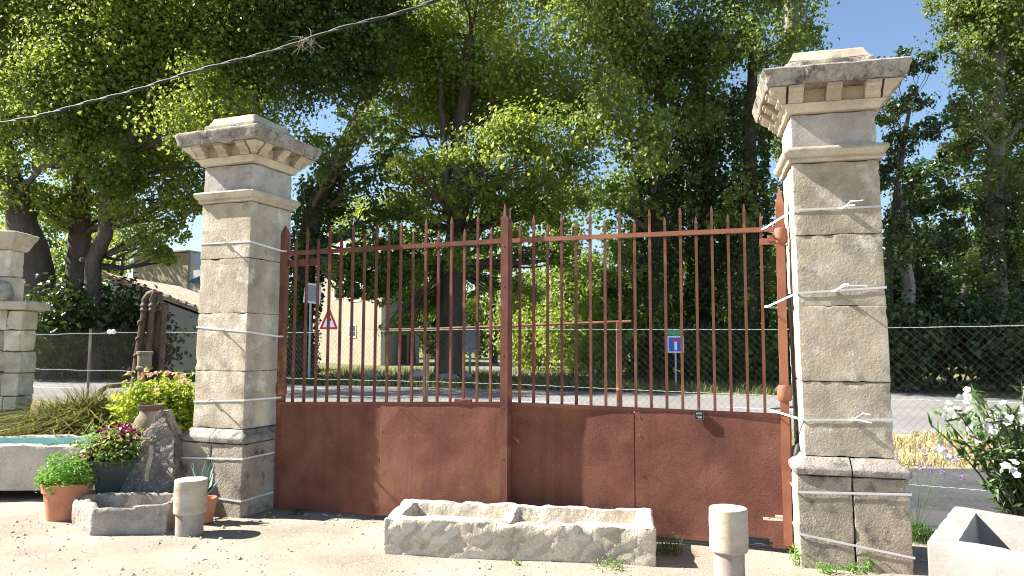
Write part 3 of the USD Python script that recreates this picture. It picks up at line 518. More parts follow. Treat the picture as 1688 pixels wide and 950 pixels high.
# ================================================================== TROUGHS, BASINS, DRUMS
def trough(name, corners, zt, wall, depth, mat_, label, amp=.012, res=.035, z0=-.02, inner=None, seed=1, chip=.03, water=None, catg='trough', cut=None, divide=None):
    """corners: front left, front right, back right, back left (world xy); a hollowed block"""
    C = np.asarray(corners, float); fl, fr, br, bl = C; L = np.linalg.norm(fr - fl); Wd = np.linalg.norm(bl - fl)
    nu, nv = max(8, int(L / res)), max(6, int(Wd / res))
    def lines(n, w): return np.r_[0, .02, np.linspace(.05, w - .015, max(2, int(w * n / .9))), w]
    uu = np.unique(np.r_[0, .012 / L, np.linspace(0, 1, nu), wall / L, (wall + .02) / L, 1 - wall / L, 1 - (wall + .02) / L, 1 - .012 / L, 1] if divide is None else np.r_[0, .012 / L, np.linspace(0, 1, nu), wall / L, (wall + .02) / L, 1 - wall / L, 1 - (wall + .02) / L, 1 - .012 / L, 1, divide[0] - divide[1] / 2 / L - .02 / L, divide[0] - divide[1] / 2 / L, divide[0] + divide[1] / 2 / L, divide[0] + divide[1] / 2 / L + .02 / L]); vv = np.unique(np.r_[0, .012 / Wd, np.linspace(0, 1, nv), wall / Wd, (wall + .02) / Wd, 1 - wall / Wd, 1 - (wall + .02) / Wd, 1 - .012 / Wd, 1])
    def bil(U, V): return (1 - U)[..., None] * ((1 - V)[..., None] * fl + V[..., None] * bl) + U[..., None] * ((1 - V)[..., None] * fr + V[..., None] * br)
    U, V = np.meshgrid(uu, vv, indexing='ij'); XY = bil(U, V)
    inn = np.minimum(np.minimum(U, 1 - U) * L, np.minimum(V, 1 - V) * Wd); top = zt - depth * np.clip((inn - wall) / .02, 0, 1) - .012 * np.clip(1 - inn / .012, 0, 1)
    if divide is not None:
        dd = np.abs(U * L - divide[0] * L) - divide[1] / 2; top = np.maximum(top, zt - .035 - (depth - .035) * np.clip(dd / .02, 0, 1) - 9 * (inn < wall))
    def bevel(P, lim):
        if cut is None: return P
        A, B = np.asarray(cut[0]), np.asarray(cut[1]); d_ = unit(B - A); n_ = np.array([d_[1], -d_[0]]); sd = (P - A) @ n_
        if (C.mean(0) - A) @ n_ > 0: n_, sd = -n_, -sd
        return P - np.maximum(sd + lim, 0)[..., None] * n_
    XY = bevel(XY, np.minimum(inn, wall + .03))
    vt = np.dstack([XY, top]).reshape(-1, 3); i = np.arange(U.size).reshape(U.shape); q = np.c_[i[:-1, :-1].ravel(), i[1:, :-1].ravel(), i[1:, 1:].ravel(), i[:-1, 1:].ravel()]
    ms = [trimesh.Trimesh(vt, np.vstack([q[:, [0, 1, 2]], q[:, [0, 2, 3]]]), process=False)]
    zz = np.linspace(z0, zt - .012, max(5, int((zt - z0) / res)))
    for (a, b, par) in ((fl, fr, uu), (fr, br, vv), (br, bl, 1 - uu[::-1]), (bl, fl, 1 - vv[::-1])):
        A, Bz = np.meshgrid(par, zz, indexing='ij'); P = np.dstack([bevel(a + (b - a) * A[..., None], 0 * A), Bz]).reshape(-1, 3); i = np.arange(A.size).reshape(A.shape)
        q = np.c_[i[:-1, :-1].ravel(), i[1:, :-1].ravel(), i[1:, 1:].ravel(), i[:-1, 1:].ravel()]; ms.append(trimesh.Trimesh(P, np.vstack([q[:, [0, 1, 2]], q[:, [0, 2, 3]]]), process=False))
    ms.append(trimesh.Trimesh(np.c_[C, np.full(4, z0)], [[0, 2, 1], [0, 3, 2]], process=False))
    tm = cat(ms); tm.merge_vertices(digits_vertex=4)
    v = np.array(tm.vertices); nrm = np.array(tm.vertex_normals); p = v * 5 + seed
    h = (fbm(p, 4, seed) - .5) * 2 * amp + (fbm(p * 4, 2, seed + 1) - .5) * amp * .8
    edge = np.clip(1 - np.abs(v[:, 2] - zt) / .05, 0, 1); h = h - edge * chip * np.clip((noise(v * 9 + seed, seed + 2) - .5) * 3, 0, 1)
    tm = trimesh.Trimesh(v + nrm * h[:, None], tm.faces, process=False)
    ang = math.atan2(*(fr - fl)[::-1]); t = thing(name, label, catg, (*C.mean(0), 0), ang)
    part('body', tm, mat_, t, world=True, smooth=50)
    if water is not None:
        k = (wall + .0) ; u0, u1, v0, v1 = k / L, 1 - k / L, k / Wd, 1 - k / Wd
        cc = [bil(np.array(a), np.array(b)) for a, b in ((u0, v0), (u1, v0), (u1, v1), (u0, v1))]
        part('water', trimesh.Trimesh(np.c_[np.array(cc), np.full(4, zt - water)], [[0, 1, 2], [0, 2, 3]], process=False), WATER, t, world=True, smooth=False)
    return t
trough('stone_trough', [(-.97, 5.66), (1.04, 5.37), (1.13, 5.98), (-.92, 6.36)], .275, .12, .12, STONE_WHITE, 'long rough hewn pale stone trough lying in front of the gate', .022, .025, seed=4, chip=.05, divide=(.45, .10))
trough('stone_trough', [(2.36, 4.22), (3.35, 2.95), (4.05, 3.84), (3.05, 5.11)], .50, .15, .33, STONE_PALE, 'smooth whitish stone trough at the right edge beside the pillar', .005, .05, seed=9, chip=.012)
t = trough('stone_basin', [(-8.3, 7.36), (-3.95, 7.56), (-4.02, 8.42), (-8.4, 8.25)], .555, .10, .22, STONE_WHITE, 'long stone basin with turquoise inside along the left edge', .012, .05, z0=.10, seed=12, water=.12)
vv_ = [(-8.19, 8.145, .42), (-4.13, 8.31, .42), (-4.13, 8.31, .535), (-8.19, 8.145, .535)]
part('painted_lining', thicken(np.array(vv_), np.array([[0, 1, 2], [0, 2, 3]]), np.array([0, .01, 0])), TURQ, t, world=True, smooth=False, label='turquoise stained inner wall')
for x in (-7.2, -4.6): part('support_block', rough_box((x - .2, 7.7, -.02), (x + .2, 8.15, .11), .06, .01, .006, 6, 3), STONE_BASE, t, world=True)
fb = trough('fountain_basin', [(-3.84, 6.10), (-2.91, 6.27), (-2.98, 6.76), (-3.88, 6.80)], .235, .075, .13, STONE_BASIN, 'small rough stone basin at the foot of the standing fountain stone', .016, .025, seed=21, chip=.03, catg='basin', cut=((-3.46, 6.14), (-3.86, 6.52)))
# standing stone with spout
out = Polygon([(-.33, -.05), (-.325, .12), (-.24, .33), (-.15, .46), (-.125, .62), (-.11, .73), (-.04, .80), (.0, .89), (.05, .95), (.085, .945), (.12, .86), (.19, .76), (.23, .62), (.25, .40), (.285, .2), (.29, -.05)])
tm = prism(out, -.10, .12); tm.merge_vertices(); tm = tm.subdivide_to_size(.035); v = np.array(tm.vertices); v[:, 1] *= (1 - .35 * np.clip(v[:, 2], 0, 1)); v[:, 1] += .10 * v[:, 2]
tm = trimesh.Trimesh(v, tm.faces, process=True); tm = trimesh.Trimesh(*trimesh.remesh.subdivide(tm.vertices, tm.faces), process=True)
trimesh.smoothing.filter_taubin(tm, iterations=8); tm = roughen(tm, .028, 7, 41)
t = thing('standing_fountain_stone', 'dark speckled standing stone with a small tap, behind the small basin', 'fountain stone', (-3.42, 7.02, 0), -.1)
part('stone', tm, STONE_GREY, t, smooth=50)
part('spout', tube([(-.02, -.02, .66), (-.02, -.09, .675), (-.02, -.13, .66), (-.02, -.135, .635)], [.014, .013, .012, .013], 8), PIPE, t)
part('tap_handle', cat([tube([(-.07, -.085, .70), (.03, -.085, .70)], .007, 6), tube([(-.02, -.085, .675), (-.02, -.085, .70)], .008, 6)]), PIPE, t)
fc = tm.triangles_center; k_ = (np.abs(fc[:, 0] + .005 + .02 * np.sin(fc[:, 2] * 20) * .4) < .022) & (fc[:, 2] > .30) & (fc[:, 2] < .63) & (tm.face_normals[:, 1] < -.15)
u_, inv = np.unique(tm.faces[k_], return_inverse=True); part('lime_streak', trimesh.Trimesh(tm.vertices[u_] + tm.vertex_normals[u_] * .003, inv.reshape(-1, 3), process=False), STONE_DRUM, t, smooth=60, label='pale rust and lime streak below the tap')
# drums
def drum(loc, rz, label, d0, d1, h0, h1, seed):
    t = thing('stone_drum_stack', label, 'stone drum', (*loc, 0), rz, None)
    part('lower_drum', roughen(lathe([(d0 * .97, -.02), (d0, .0), (d0, h0 * .5), (d0, h0)], 40).subdivide(), .006, 9, seed), STONE_ROSE, t)
    part('upper_drum', roughen(lathe([(d1 * .97, h0 + .001), (d1, h0 + .012), (d1, h0 + .1), (d1, h0 + .2), (d1, h0 + h1 - .008), (d1 * .97, h0 + h1), (d1 * .5, h0 + h1)], 44).subdivide(), .0045, 10, seed + 1), STONE_DRUM, t)
    return t
drum((-2.72, 6.28), 0, 'turned stone drum on a narrower drum in front of the agave pot', .112, .132, .17, .275, 50)
drum((1.485, 5.08), 1, 'turned stone drum on a narrower drum before the gate right of the trough', .103, .128, .20, .285, 60)
drum((-3.07, 4.22), 2, 'pale stone drum cut off by the bottom left corner of the view', .10, .122, .08, .29, 70)

# ================================================================== POTS AND PLANTS
def crown(c, r, n, size, rng, up=.4, shell=.45, width=.8, squash=1.0):
    d = rng.normal(size=(n, 3)); d /= np.linalg.norm(d, axis=1, keepdims=True); rr = (shell + (1 - shell) * rng.uniform(0, 1, n) ** .6)[:, None]
    p = np.asarray(c) + d * rr * np.asarray(r) * np.ones(3); return p, kites(p, size * rng.uniform(.6, 1.3, n), rng, up, width, out=d * .7)
rng = np.random.default_rng(77)
def pot(t, r0, r1, h, rim, mat_):
    part('pot', lathe([(r0 * .96, 0), (r0, .008), (r1 * .93, h - rim), (r1 * 1.0, h - rim + .001), (r1 * 1.03, h - .01), (r1 * 1.02, h), (r1 * .92, h), (r1 * .90, h - .04), (.01, h - .045)], 40), mat_, t)
t = thing('flower_pot', 'terracotta pot of bright green herb at left in front of the long basin', 'flower pot', (-4.08, 6.80, 0))
pot(t, .155, .205, .315, .07, TERRACOTTA)
pp = rng.uniform(-1, 1, (5200, 3)); pp = pp[np.linalg.norm(pp, axis=1) < 1]; pp = pp[pp[:, 2] > -.35] * [.265, .25, .19] + [0.0, 0, .36]; pp[:, 2] += (fbm(pp * 7, 3, 4) - .5) * .26
part('foliage', kites(pp, rng.uniform(.02, .042, len(pp)), rng, .5, .7), LEAF_HERB, t, smooth=False, kind='stuff')
t = thing('flower_pot', 'dark green tapered planter with burgundy flowers beside the standing stone', 'flower pot', (-3.80, 7.08, 0), .5)
a = rect_loft([sq(0, .11), sq(.01, .115), sq(.46, .195), sq(.465, .205), sq(.50, .21), sq(.5, .185), sq(.46, .18)], 4, 0); part('planter', a, PLASTIC, t, smooth=False)
pp = rng.normal(size=(2600, 3)) * [.13, .13, .075] + [0, 0, .60]; part('foliage', kites(pp, rng.uniform(.03, .06, len(pp)), rng, .4, .75), LEAF_PETUNIA, t, smooth=False, kind='stuff')
rim_ = [(r_ := rng.uniform(.16, .27), th := rng.uniform(0, 2 * PI)) and (r_ * math.cos(th), r_ * math.sin(th), rng.uniform(.46, .56)) for _ in range(700)]; part('trailing_leaves', kites(np.array(rim_), .035, rng, .4, .75), LEAF_PETUNIA, t, smooth=False, kind='stuff')
def blossom(c, r, rng, n=22): return kites(np.asarray(c) + rng.normal(size=(n, 3)) * r * .45, r * 1.0, rng, .3, 1.0)
for q in [(-.22, -.1, .53), (-.12, -.16, .62), (-.08, -.1, .70), (0, -.15, .66), (.05, -.1, .74), (.1, -.14, .66), (-.02, -.18, .60), (.13, -.12, .60), (-.2, .0, .62), (.16, -.05, .72), (.1, .08, .76), (-.1, .08, .74), (.02, .0, .78)]:
    part('flower', blossom(q, .05, rng, 26), PETAL_WINE, t, smooth=False)
t = thing('oil_jar', 'glazed brown earthenware jar behind the standing stone', 'jar', (-3.70, 7.52, 0))
part('body', lathe([(.11, 0), (.15, .1), (.19, .4), (.185, .62), (.165, .76), (.13, .84), (.105, .87), (.098, .91)], 36), GLAZE, t)
part('rim', lathe([(.098, .905), (.112, .93), (.125, .955), (.128, .97), (.112, .972), (.095, .95), (.09, .90)], 36), IRON_DARK, t)
t = thing('flower_pot', 'terracotta pot with a young agave hidden behind the left stone drum', 'flower pot', (-2.77, 6.66, 0))
pot(t, .09, .12, .21, .045, TERRACOTTA)
for k in range(9):
    th = k * 2.4 + .4; el = [.8, 1.15, 1.3, .95, 1.2, 1.35, 1.0, .9, 1.25][k]; L = [.2, .31, .33, .22, .30, .32, .22, .2, .28][k]; d = np.array([math.cos(th) * math.cos(el), math.sin(th) * math.cos(el), math.sin(el)]); s = np.array([-math.sin(th), math.cos(th), 0])
    u_ = np.linspace(0, 1, 7); wv = .036 * np.array([.7, .95, 1.1, 1.05, .8, .45, .03]); c = np.array([0, 0, .2]) + d * (u_ * L)[:, None] + np.array([0, 0, .03]) * (u_ ** 2)[:, None]; nrm = np.cross(d, s)
    v = np.vstack([c - s * wv[:, None] + nrm * .3 * wv[:, None], c, c + s * wv[:, None] + nrm * .3 * wv[:, None]]); f = []
    for i in range(6):
        for o in (0, 7): f += [[o + i, o + i + 1, o + i + 8], [o + i, o + i + 8, o + i + 7]]
    part('agave_leaf', thicken(v, np.array(f), -nrm * .006), AGAVE, t, smooth=50)

def shrub(name, label, c, r, n, size, mat_, stem=BARK, flowers=None, group=None, stems=5, cat_='shrub', clumps=26, width=.75):
    rng = np.random.default_rng(int(abs(c[0]) * 131 + n)); r = np.asarray(r) * np.ones(3); t = thing(name, label, cat_, (c[0], c[1], 0), 0, group)
    d = rng.normal(size=(clumps, 3)); d /= np.linalg.norm(d, axis=1, keepdims=True); cc = d * rng.uniform(.25, .85, (clumps, 1)) * r + [0, 0, c[2]]
    k = rng.integers(0, clumps, n); p = cc[k] + rng.normal(size=(n, 3)) * r * .2
    p = p[p[:, 2] > .03]; part('foliage', kites(p, size * rng.uniform(.6, 1.3, len(p)), rng, .35, width), mat_, t, smooth=False, kind='stuff')
    part('stems', cat([tube([(rng.normal() * .08, rng.normal() * .08, -.03), (q[0] * .4, q[1] * .4, q[2] * .5), q], [.02 * r[2] + .006, .014 * r[2] + .004, .004], 5) for q in cc[:max(stems, 8)]]), stem, t)
    return t, cc, rng
t, cc, rg = shrub('flowering_shrub', 'yellow green shrub with peach flowers beside the left pillar', (-4.22, 8.95, .74), (.56, .5, .52), 6800, .062, LEAF_SHRUB, clumps=40)
for k in range(16):
    q = np.array([rg.uniform(-.45, .35), rg.uniform(-.4, -.1), rg.uniform(.9, 1.30)]) if k > 7 else np.array([-.30 + .085 * k + rg.normal() * .03, -.2, 1.22 + rg.normal() * .04])
    part('flower', blossom(q, .034, rg, 14), PETAL_PEACH, t, smooth=False)
# arching grass heap behind the long basin
rng = np.random.default_rng(8)
t = thing('grass_clump', 'arching olive green grass heaped behind the long basin', 'grass clump', (-5.5, 9.75, 0))
n = 8500; b = np.c_[rng.normal(size=(n, 2)) * [.62, .30], np.full(n, -.02)]; hh = 1.0 * np.exp(-(b[:, 0] / 1.1) ** 2) * rng.uniform(.6, 1.25, n)
part('blades', blades(b, hh + .12, .018, rng.uniform(.3, 1.5, n), rng), OLIVE, t, smooth=False, kind='stuff')
n = 3000; b = np.c_[rng.normal(size=(n, 2)) * [.6, .3] + [.9, .5], np.full(n, -.02)]
part('dry_blades', blades(b, rng.uniform(.3, .62, n), .02, rng.uniform(.3, 1.3, n), rng), DRY, t, smooth=False, kind='stuff')
# oleander at the right
rng = np.random.default_rng(21); t = thing('oleander', 'oleander bush with white flower clusters behind the right trough', 'shrub', (4.55, 6.45, 0))
stems, lv, la, tips = [], [], [], []
for k in range(46):
    th = rng.uniform(0, 2 * PI); sp = rng.uniform(.1, .85); H_ = rng.uniform(.8, 1.5) * (1 - .25 * sp); tip = np.array([math.cos(th) * sp * .95 - .08, math.sin(th) * sp * .6, H_])
    mid = tip * [.45, .45, .55]; P_ = np.array([[math.cos(th) * .22 * sp, math.sin(th) * .2 * sp, 0], mid, tip]); u_ = np.linspace(0, 1, 7)[:, None]; C_ = (1 - u_) ** 2 * P_[0] + 2 * u_ * (1 - u_) * P_[1] + u_ ** 2 * P_[2]
    stems.append(tube(C_, np.linspace(.011, .004, 7), 5)); tips.append(tip)
    for q in range(46):
        a = rng.uniform(.15, 1.0); c = (1 - a) ** 2 * P_[0] + 2 * a * (1 - a) * P_[1] + a * a * P_[2]; d = unit(rng.normal(size=3) * [1, 1, .5] + [0, 0, .45]); lv.append(c + d * .06); la.append(d * 2.2)
part('stems', cat(stems), BARK, t); lv, la = np.array(lv), np.array(la)
part('leaves', kites(lv, rng.uniform(.12, .20, len(lv)), rng, .2, .2, axis=la, fold=.02), LEAF_OLEANDER, t, smooth=False, kind='stuff')
fl = [np.array(q) for q in tips if q[2] > .75][:13] + [np.array([-.42, -.35, .62]), np.array([-.2, -.45, .52]), np.array([-.15, -.4, .72]), np.array([.1, -.45, .45]), np.array([-.5, -.2, .9]), np.array([-.62, -.1, .85]), np.array([-.3, -.35, 1.02]), np.array([-.55, 0, 1.1]), np.array([-.7, .1, .68])]
for q in fl:
    cs = q + rng.normal(size=(11, 3)) * .042; ms = []
    for c in cs:
        nn_ = unit(rng.normal(size=3) + [-.3, -.8, .4]); a = unit(np.cross(nn_, [0, 0, 1])); b = np.cross(nn_, a)
        for j in range(5):
            e = math.cos(j * 2 * PI / 5) * a + math.sin(j * 2 * PI / 5) * b; s_ = np.cross(nn_, e); L = .033
            ms.append(trimesh.Trimesh([c, c + e * L * .6 - s_ * L * .5 + nn_ * .004, c + e * L + nn_ * .006, c + e * L * .6 + s_ * L * .5 + nn_ * .004], [[0, 1, 2], [0, 2, 3]], process=False))
    part('flower_cluster', cat(ms), PETAL_WHITE, t, smooth=False, kind='stuff')
# lavender
t = thing('lavender', 'thin lavender plant with purple spikes between pillar and right trough', 'plant', (3.35, 6.15, 0))
b = np.c_[rng.normal(size=(420, 2)) * .07, np.full(420, 0.)]; part('foliage', blades(b, rng.uniform(.08, .2, 420), .006, rng.uniform(.3, 1.2, 420), rng), LEAF_OLEANDER, t, smooth=False, kind='stuff')
for k in range(13):
    th = rng.uniform(-.9, .9); tip = np.array([math.sin(th) * .38 + .1, rng.normal() * .1, rng.uniform(.5, .82)])
    part('flower_stalk', tube([(0, 0, .05), tip * [.4, .4, .55], tip], .0014, 4), LEAF_OLEANDER, t, smooth=False)
    part('flower', kites(tip + np.c_[rng.normal(size=(16, 2)) * .008, rng.uniform(-.06, .02, 16)], .02, rng, .2, .8), PETAL_LAV, t, smooth=False)
# weeds
def weed(x, y, r, h, n, label, seed, mt=LEAF_HERB):
    g_ = np.random.default_rng(seed); t = thing('weed', label, 'weed', (x, y, 0)); p = g_.normal(size=(n, 3)) * [r, r, h * .3] + [0, 0, h * .5]; p = p[p[:, 2] > .005]
    part('leaves', kites(p, g_.uniform(.012, .03, len(p)), g_, .6, .6), mt, t, smooth=False); part('blades', blades(np.c_[g_.normal(size=(n // 6, 2)) * r, np.zeros(n // 6)], h, .006, .6, g_), mt, t, smooth=False, kind='stuff')
weed(2.10, 5.42, .035, .16, 160, 'tall green weed at the left foot of the right pillar', 1)
weed(2.22, 5.23, .035, .07, 90, 'low weed tuft under the front left corner of the right pillar', 2)
weed(2.52, 5.25, .02, .13, 60, 'small weed in the crack of the right pillar base', 3)
weed(2.40, 5.24, .03, .07, 60, 'tiny weed left of the crack in the right pillar base', 4)
weed(1.20, 5.70, .05, .16, 170, 'dark green weed at the right end of the long trough', 5, LEAF_HEDGE)
weed(.72, 5.34, .06, .05, 130, 'flat weed under the front of the long trough', 6, LEAF_PETUNIA)
weed(.04, 5.42, .02, .04, 30, 'single tiny weed before the middle of the long trough', 7, LEAF_PETUNIA)
weed(-2.0, 6.95, .04, .05, 60, 'small weed below the left gate leaf', 8, LEAF_HEDGE)
weed(3.05, 12.4, .12, .5, 200, 'green roadside weed on the dry verge right of the pillar', 9)
weed(7.6, 12.2, .14, .5, 240, 'green roadside weed seen behind the fence near the oleander', 10)

# ================================================================== LEFT FOUNTAIN PIER AND PUMP
t = thing('stone_fountain_pier', 'old stone fountain with arched niche and cornice at the left edge', 'fountain', (-7.24, 9.68, 0), 0.02)
def blk(x0, x1, y0, y1, z0, z1, mt=STONE, sd=1, nm='stone', amp=.010): part(nm, rough_box((x0, y0, z0), (x1, y1, z1), .05, .014, amp, 6, sd, .02), mt, t)
blk(-1.0, .93, -.28, .24, -.02, .38, STONE_BASE, 1, 'plinth_stone'); blk(-.95, .88, -.22, .20, .382, .62, STONE_BASE, 2, 'plinth_stone')
zc = [.62, .90, 1.20, 1.48, 1.76, 2.02]
for k in range(5):
    j = .03 * (k % 2); e_ = .015 * ((k * 7) % 3)
    blk(.62 - j, .80 + e_, -.17, .17, zc[k] + .003, zc[k + 1] - .003, STONE, 10 + k); blk(-.82, -.62 + j, -.17, .17, zc[k] + .003, zc[k + 1] - .003, STONE, 20 + k)
    if k == 0: blk(-.62 + j, .615 - j, -.165, .17, zc[k] + .003, zc[k + 1] - .003, STONE, 30 + k)
    elif k < 4: blk(-.62 + j, .615 - j, .02, .17, zc[k] + .003, zc[k + 1] - .003, STONE_BASE, 30 + k, 'niche_stone')
arch = sbox(-.618, 1.763, .618, 2.017).difference(Polygon([(.55 * math.cos(q), 1.74 + .20 * math.sin(q)) for q in np.linspace(0, PI, 15)]))
part('arch_stone', prism(arch, -.165, .17), STONE, t, smooth=30)
blk(-1.0, .93, -.27, .25, 2.024, 2.14, STONE_DRESSED, 40, 'ledge')
blk(-.62, .62, -.14, .16, 2.144, 2.46, STONE, 41); blk(-.5, .14, -.13, .15, 2.464, 2.82, STONE, 42); blk(.145, .60, -.135, .15, 2.464, 2.82, STONE, 43)
part('lion_boss', move(rock((.42, .34, .42), 5, .3, 3), (.50, -.20, 2.14)), STONE_BASE, t)
part('cornice', rect_loft([(z, -.62 - o, .62 + o, -.15 - o, .17 + o) for z, o in ((2.824, 0), (2.85, .02), (2.9, .04), (2.97, .07), (3.0, .09), (3.05, .10), (3.06, .08))], 14, .006, 6, 8, .02), STONE_DRESSED, t)
part('spout_pipe', tube([(.74, -.34, .70), (.42, -.36, .70), (.30, -.38, .68), (.28, -.38, .58)], .03, 10), HOSE_GREY, t)
part('moss_clump', move(rock((.36, .22, .16), 9, .3, 3), (.78, -.2, .62)), IRON_DARK, t)
t = thing('iron_water_pump', 'old rusty iron water pump with scrolled top behind the flowering shrub', 'water pump', (-5.45, 11.0, 0))
for (x0, x1, y_, r) in ((-.27, -.11, .0, .05), (-.05, .02, -.02, .045), (.13, .17, .03, .05)):
    part('column', tube([(x0, y_, -.05), (x0 * .6 + x1 * .4, y_, 1.2), (x1, y_, 2.12)], [r * 1.3, r * 1.1, r * .9], 10), IRON_DARK, t)
    part('collar', move(lathe([(.05, 0), (.07, .03), (.05, .07), (.068, .1), (.045, .14)], 12), (x1, y_, 2.06)), IRON_DARK, t)
part('scroll', tube([(-.11, 0, 2.14), (-.12, 0, 2.24), (-.06, 0, 2.33), (.02, 0, 2.36), (.10, 0, 2.31), (.14, 0, 2.22)], [.035, .045, .05, .055, .045, .035], 10), IRON_DARK, t)
part('scroll', tube([(.02, -.02, 2.12), (.01, -.02, 2.25), (.05, -.02, 2.36), (.1, -.02, 2.34)], [.03, .05, .05, .03], 10), IRON_DARK, t)
part('backplate', rough_box((-.09, .03, .2), (.17, .09, 2.1), .08, .015, .012, 6, 4), IRON_DARK, t)
for k in range(6): part('boss', move(trimesh.creation.icosphere(subdivisions=1, radius=.04), (-.15 - .02 * k, -.05, 1.9 - .25 * k)), IRON_DARK, t)
part('cylinder', move(lathe([(.095, 1.20), (.115, 1.205), (.115, 1.24), (.10, 1.25), (.10, 1.42), (.115, 1.43), (.115, 1.47), (.10, 1.475)], 20), (-.01, -.14, 0)), PIPE, t)
part('standpipe', tube([(-.05, -.14, -.05), (-.05, -.14, 1.21)], .05, 12), PIPE, t)
part('spout', tube([(-.05, -.14, .97), (-.25, -.17, .98), (-.5, -.2, .96), (-.6, -.21, .90), (-.62, -.21, .83)], [.045, .04, .038, .04, .045], 10), IRON_DARK, t)

# ================================================================== CHAIN LINK FENCE
t = thing('chain_link_fence', 'rusting diamond chain link fence behind the gate along the verge', 'fence', (4.2, 7.0, 0), math.atan2(-.568, 1) )
FX = math.sqrt(1 + .568 ** 2)   # local x runs along the fence, towards the right
pitch = .041; x0_, x1_ = -19.0, 4.6; nW = int((x1_ - x0_) / pitch); nz = 44; zt_ = 1.80; dz = pitch
vs, fs, nn_ = [], [], 0; i3 = np.arange(3); th = np.array([0, 2 * PI / 3, 4 * PI / 3])
ring = np.c_[np.cos(th) * .0014, np.sin(th) * .0014]
for w in range(nW):
    xc = x0_ + w * pitch; zz = zt_ - np.arange(nz) * dz; xx = xc + np.where((np.arange(nz) + w) % 2 == 0, -.5, .5) * pitch * 1.04; yy = np.where((np.arange(nz) + w) % 2 == 0, -1, 1) * .002
    sag = .012 * math.sin(w * .11) + .01 * math.sin(w * .37); P_ = np.c_[xx, yy, zz + sag]
    P_ = np.vstack([P_[0] + ([.012, 0, .045] if w % 2 else [.004, 0, .006]), P_])
    n_ = len(P_); v = (P_[:, None, :] + np.c_[ring, np.zeros(3)][None]).reshape(-1, 3); k = np.arange(n_ - 1)[:, None] * 3
    f = np.concatenate([np.stack([k + i3, k + (i3 + 1) % 3, k + 3 + (i3 + 1) % 3], -1).reshape(-1, 3), np.stack([k + i3, k + 3 + (i3 + 1) % 3, k + 3 + i3], -1).reshape(-1, 3)])
    vs.append(v); fs.append(f + nn_); nn_ += len(v)
part('mesh', trimesh.Trimesh(np.vstack(vs), np.vstack(fs), process=False), GALV, t, smooth=False, kind='stuff')
for z in (1.775, 1.07, .25): part('tension_wire', tube([(x, .006, z + .012 * math.sin(x * .9)) for x in np.linspace(x0_, x1_, 50)], .0026, 4), GREENW, t)
for x in (-18.2, -14.2, 4.3): part('post', tube([(x, .04, -.1), (x, .04, 1.86)], .024, 8), POST, t)
part('insulator', cat([move(trimesh.creation.icosphere(subdivisions=2, radius=.045), (x, 0, 1.80)) for x in (-13.52, -13.4)]), PETAL_WHITE, t)
# rusty pipe frame let into the fence
def fx(px):
    r = at(px, 560, 10) - [0, 0, EYE]; r /= r[1]; y_ = (7.0 + 4.2 * .568) / (1 + .568 * r[0]); return np.array([r[0] * y_, y_, 0])
a, b = fx(640), fx(1042); c1, c2 = fx(703), fx(1020)
t = thing('pipe_gate_frame', 'rusty pipe frame with two posts let into the chain link fence', 'gate frame', c1)
part('top_pipe', tube([a + [0, .05, 1.80], c1 + [0, .05, 1.80], b + [0, .05, 1.87]], .017, 8), RUST_BAR, t, world=True)
part('post', tube([c1 + [0, .05, -.05], c1 + [0, .05, .8], c1 + [0.01, .05, 1.45]], .028, 8), POST, t, world=True)
part('post', tube([c2 + [0, .05, -.05], c2 + [0, .05, 1.86]], .026, 8), RUST_BAR, t, world=True)

# ================================================================== TREES
def limb(a, b, r0, r1, rng, bend=.08, n=7, sides=8):
    a, b = np.asarray(a), np.asarray(b); u_ = np.linspace(0, 1, n)[:, None]; L = np.linalg.norm(b - a); ctl = (a + b) / 2 + rng.normal(size=3) * L * bend - [0, 0, L * .04]
    P_ = (1 - u_) ** 2 * a + 2 * u_ * (1 - u_) * ctl + u_ ** 2 * b; P_[1:-1] += rng.normal(size=(n - 2, 3)) * L * .012
    return tube(P_, np.linspace(r0, r1, n), sides), P_
def blob_leaves(c, r, dens, size, rng, clumps=None):
    r = np.asarray(r); n = int(np.clip(4.19 * r.prod() * dens * 2.1, 500, 26000)); K = clumps or int(np.clip(4.19 * r.prod() * 1.3, 14, 110))
    d = rng.normal(size=(K, 3)); d /= np.linalg.norm(d, axis=1, keepdims=True); cc = c + d * (rng.uniform(0, 1, (K, 1)) ** .45) * r; cr = np.cbrt(r.prod()) * rng.uniform(.12, .27, K)
    k = rng.integers(0, K, n); g = rng.normal(size=(n, 3)); p = cc[k] + g * cr[k][:, None] * [1, 1, .75]
    return kites(p, size * rng.uniform(.6, 1.35, n), rng, .15, .85, out=g * 1.1 + (p - c) / np.cbrt(r.prod()) * .5), cc
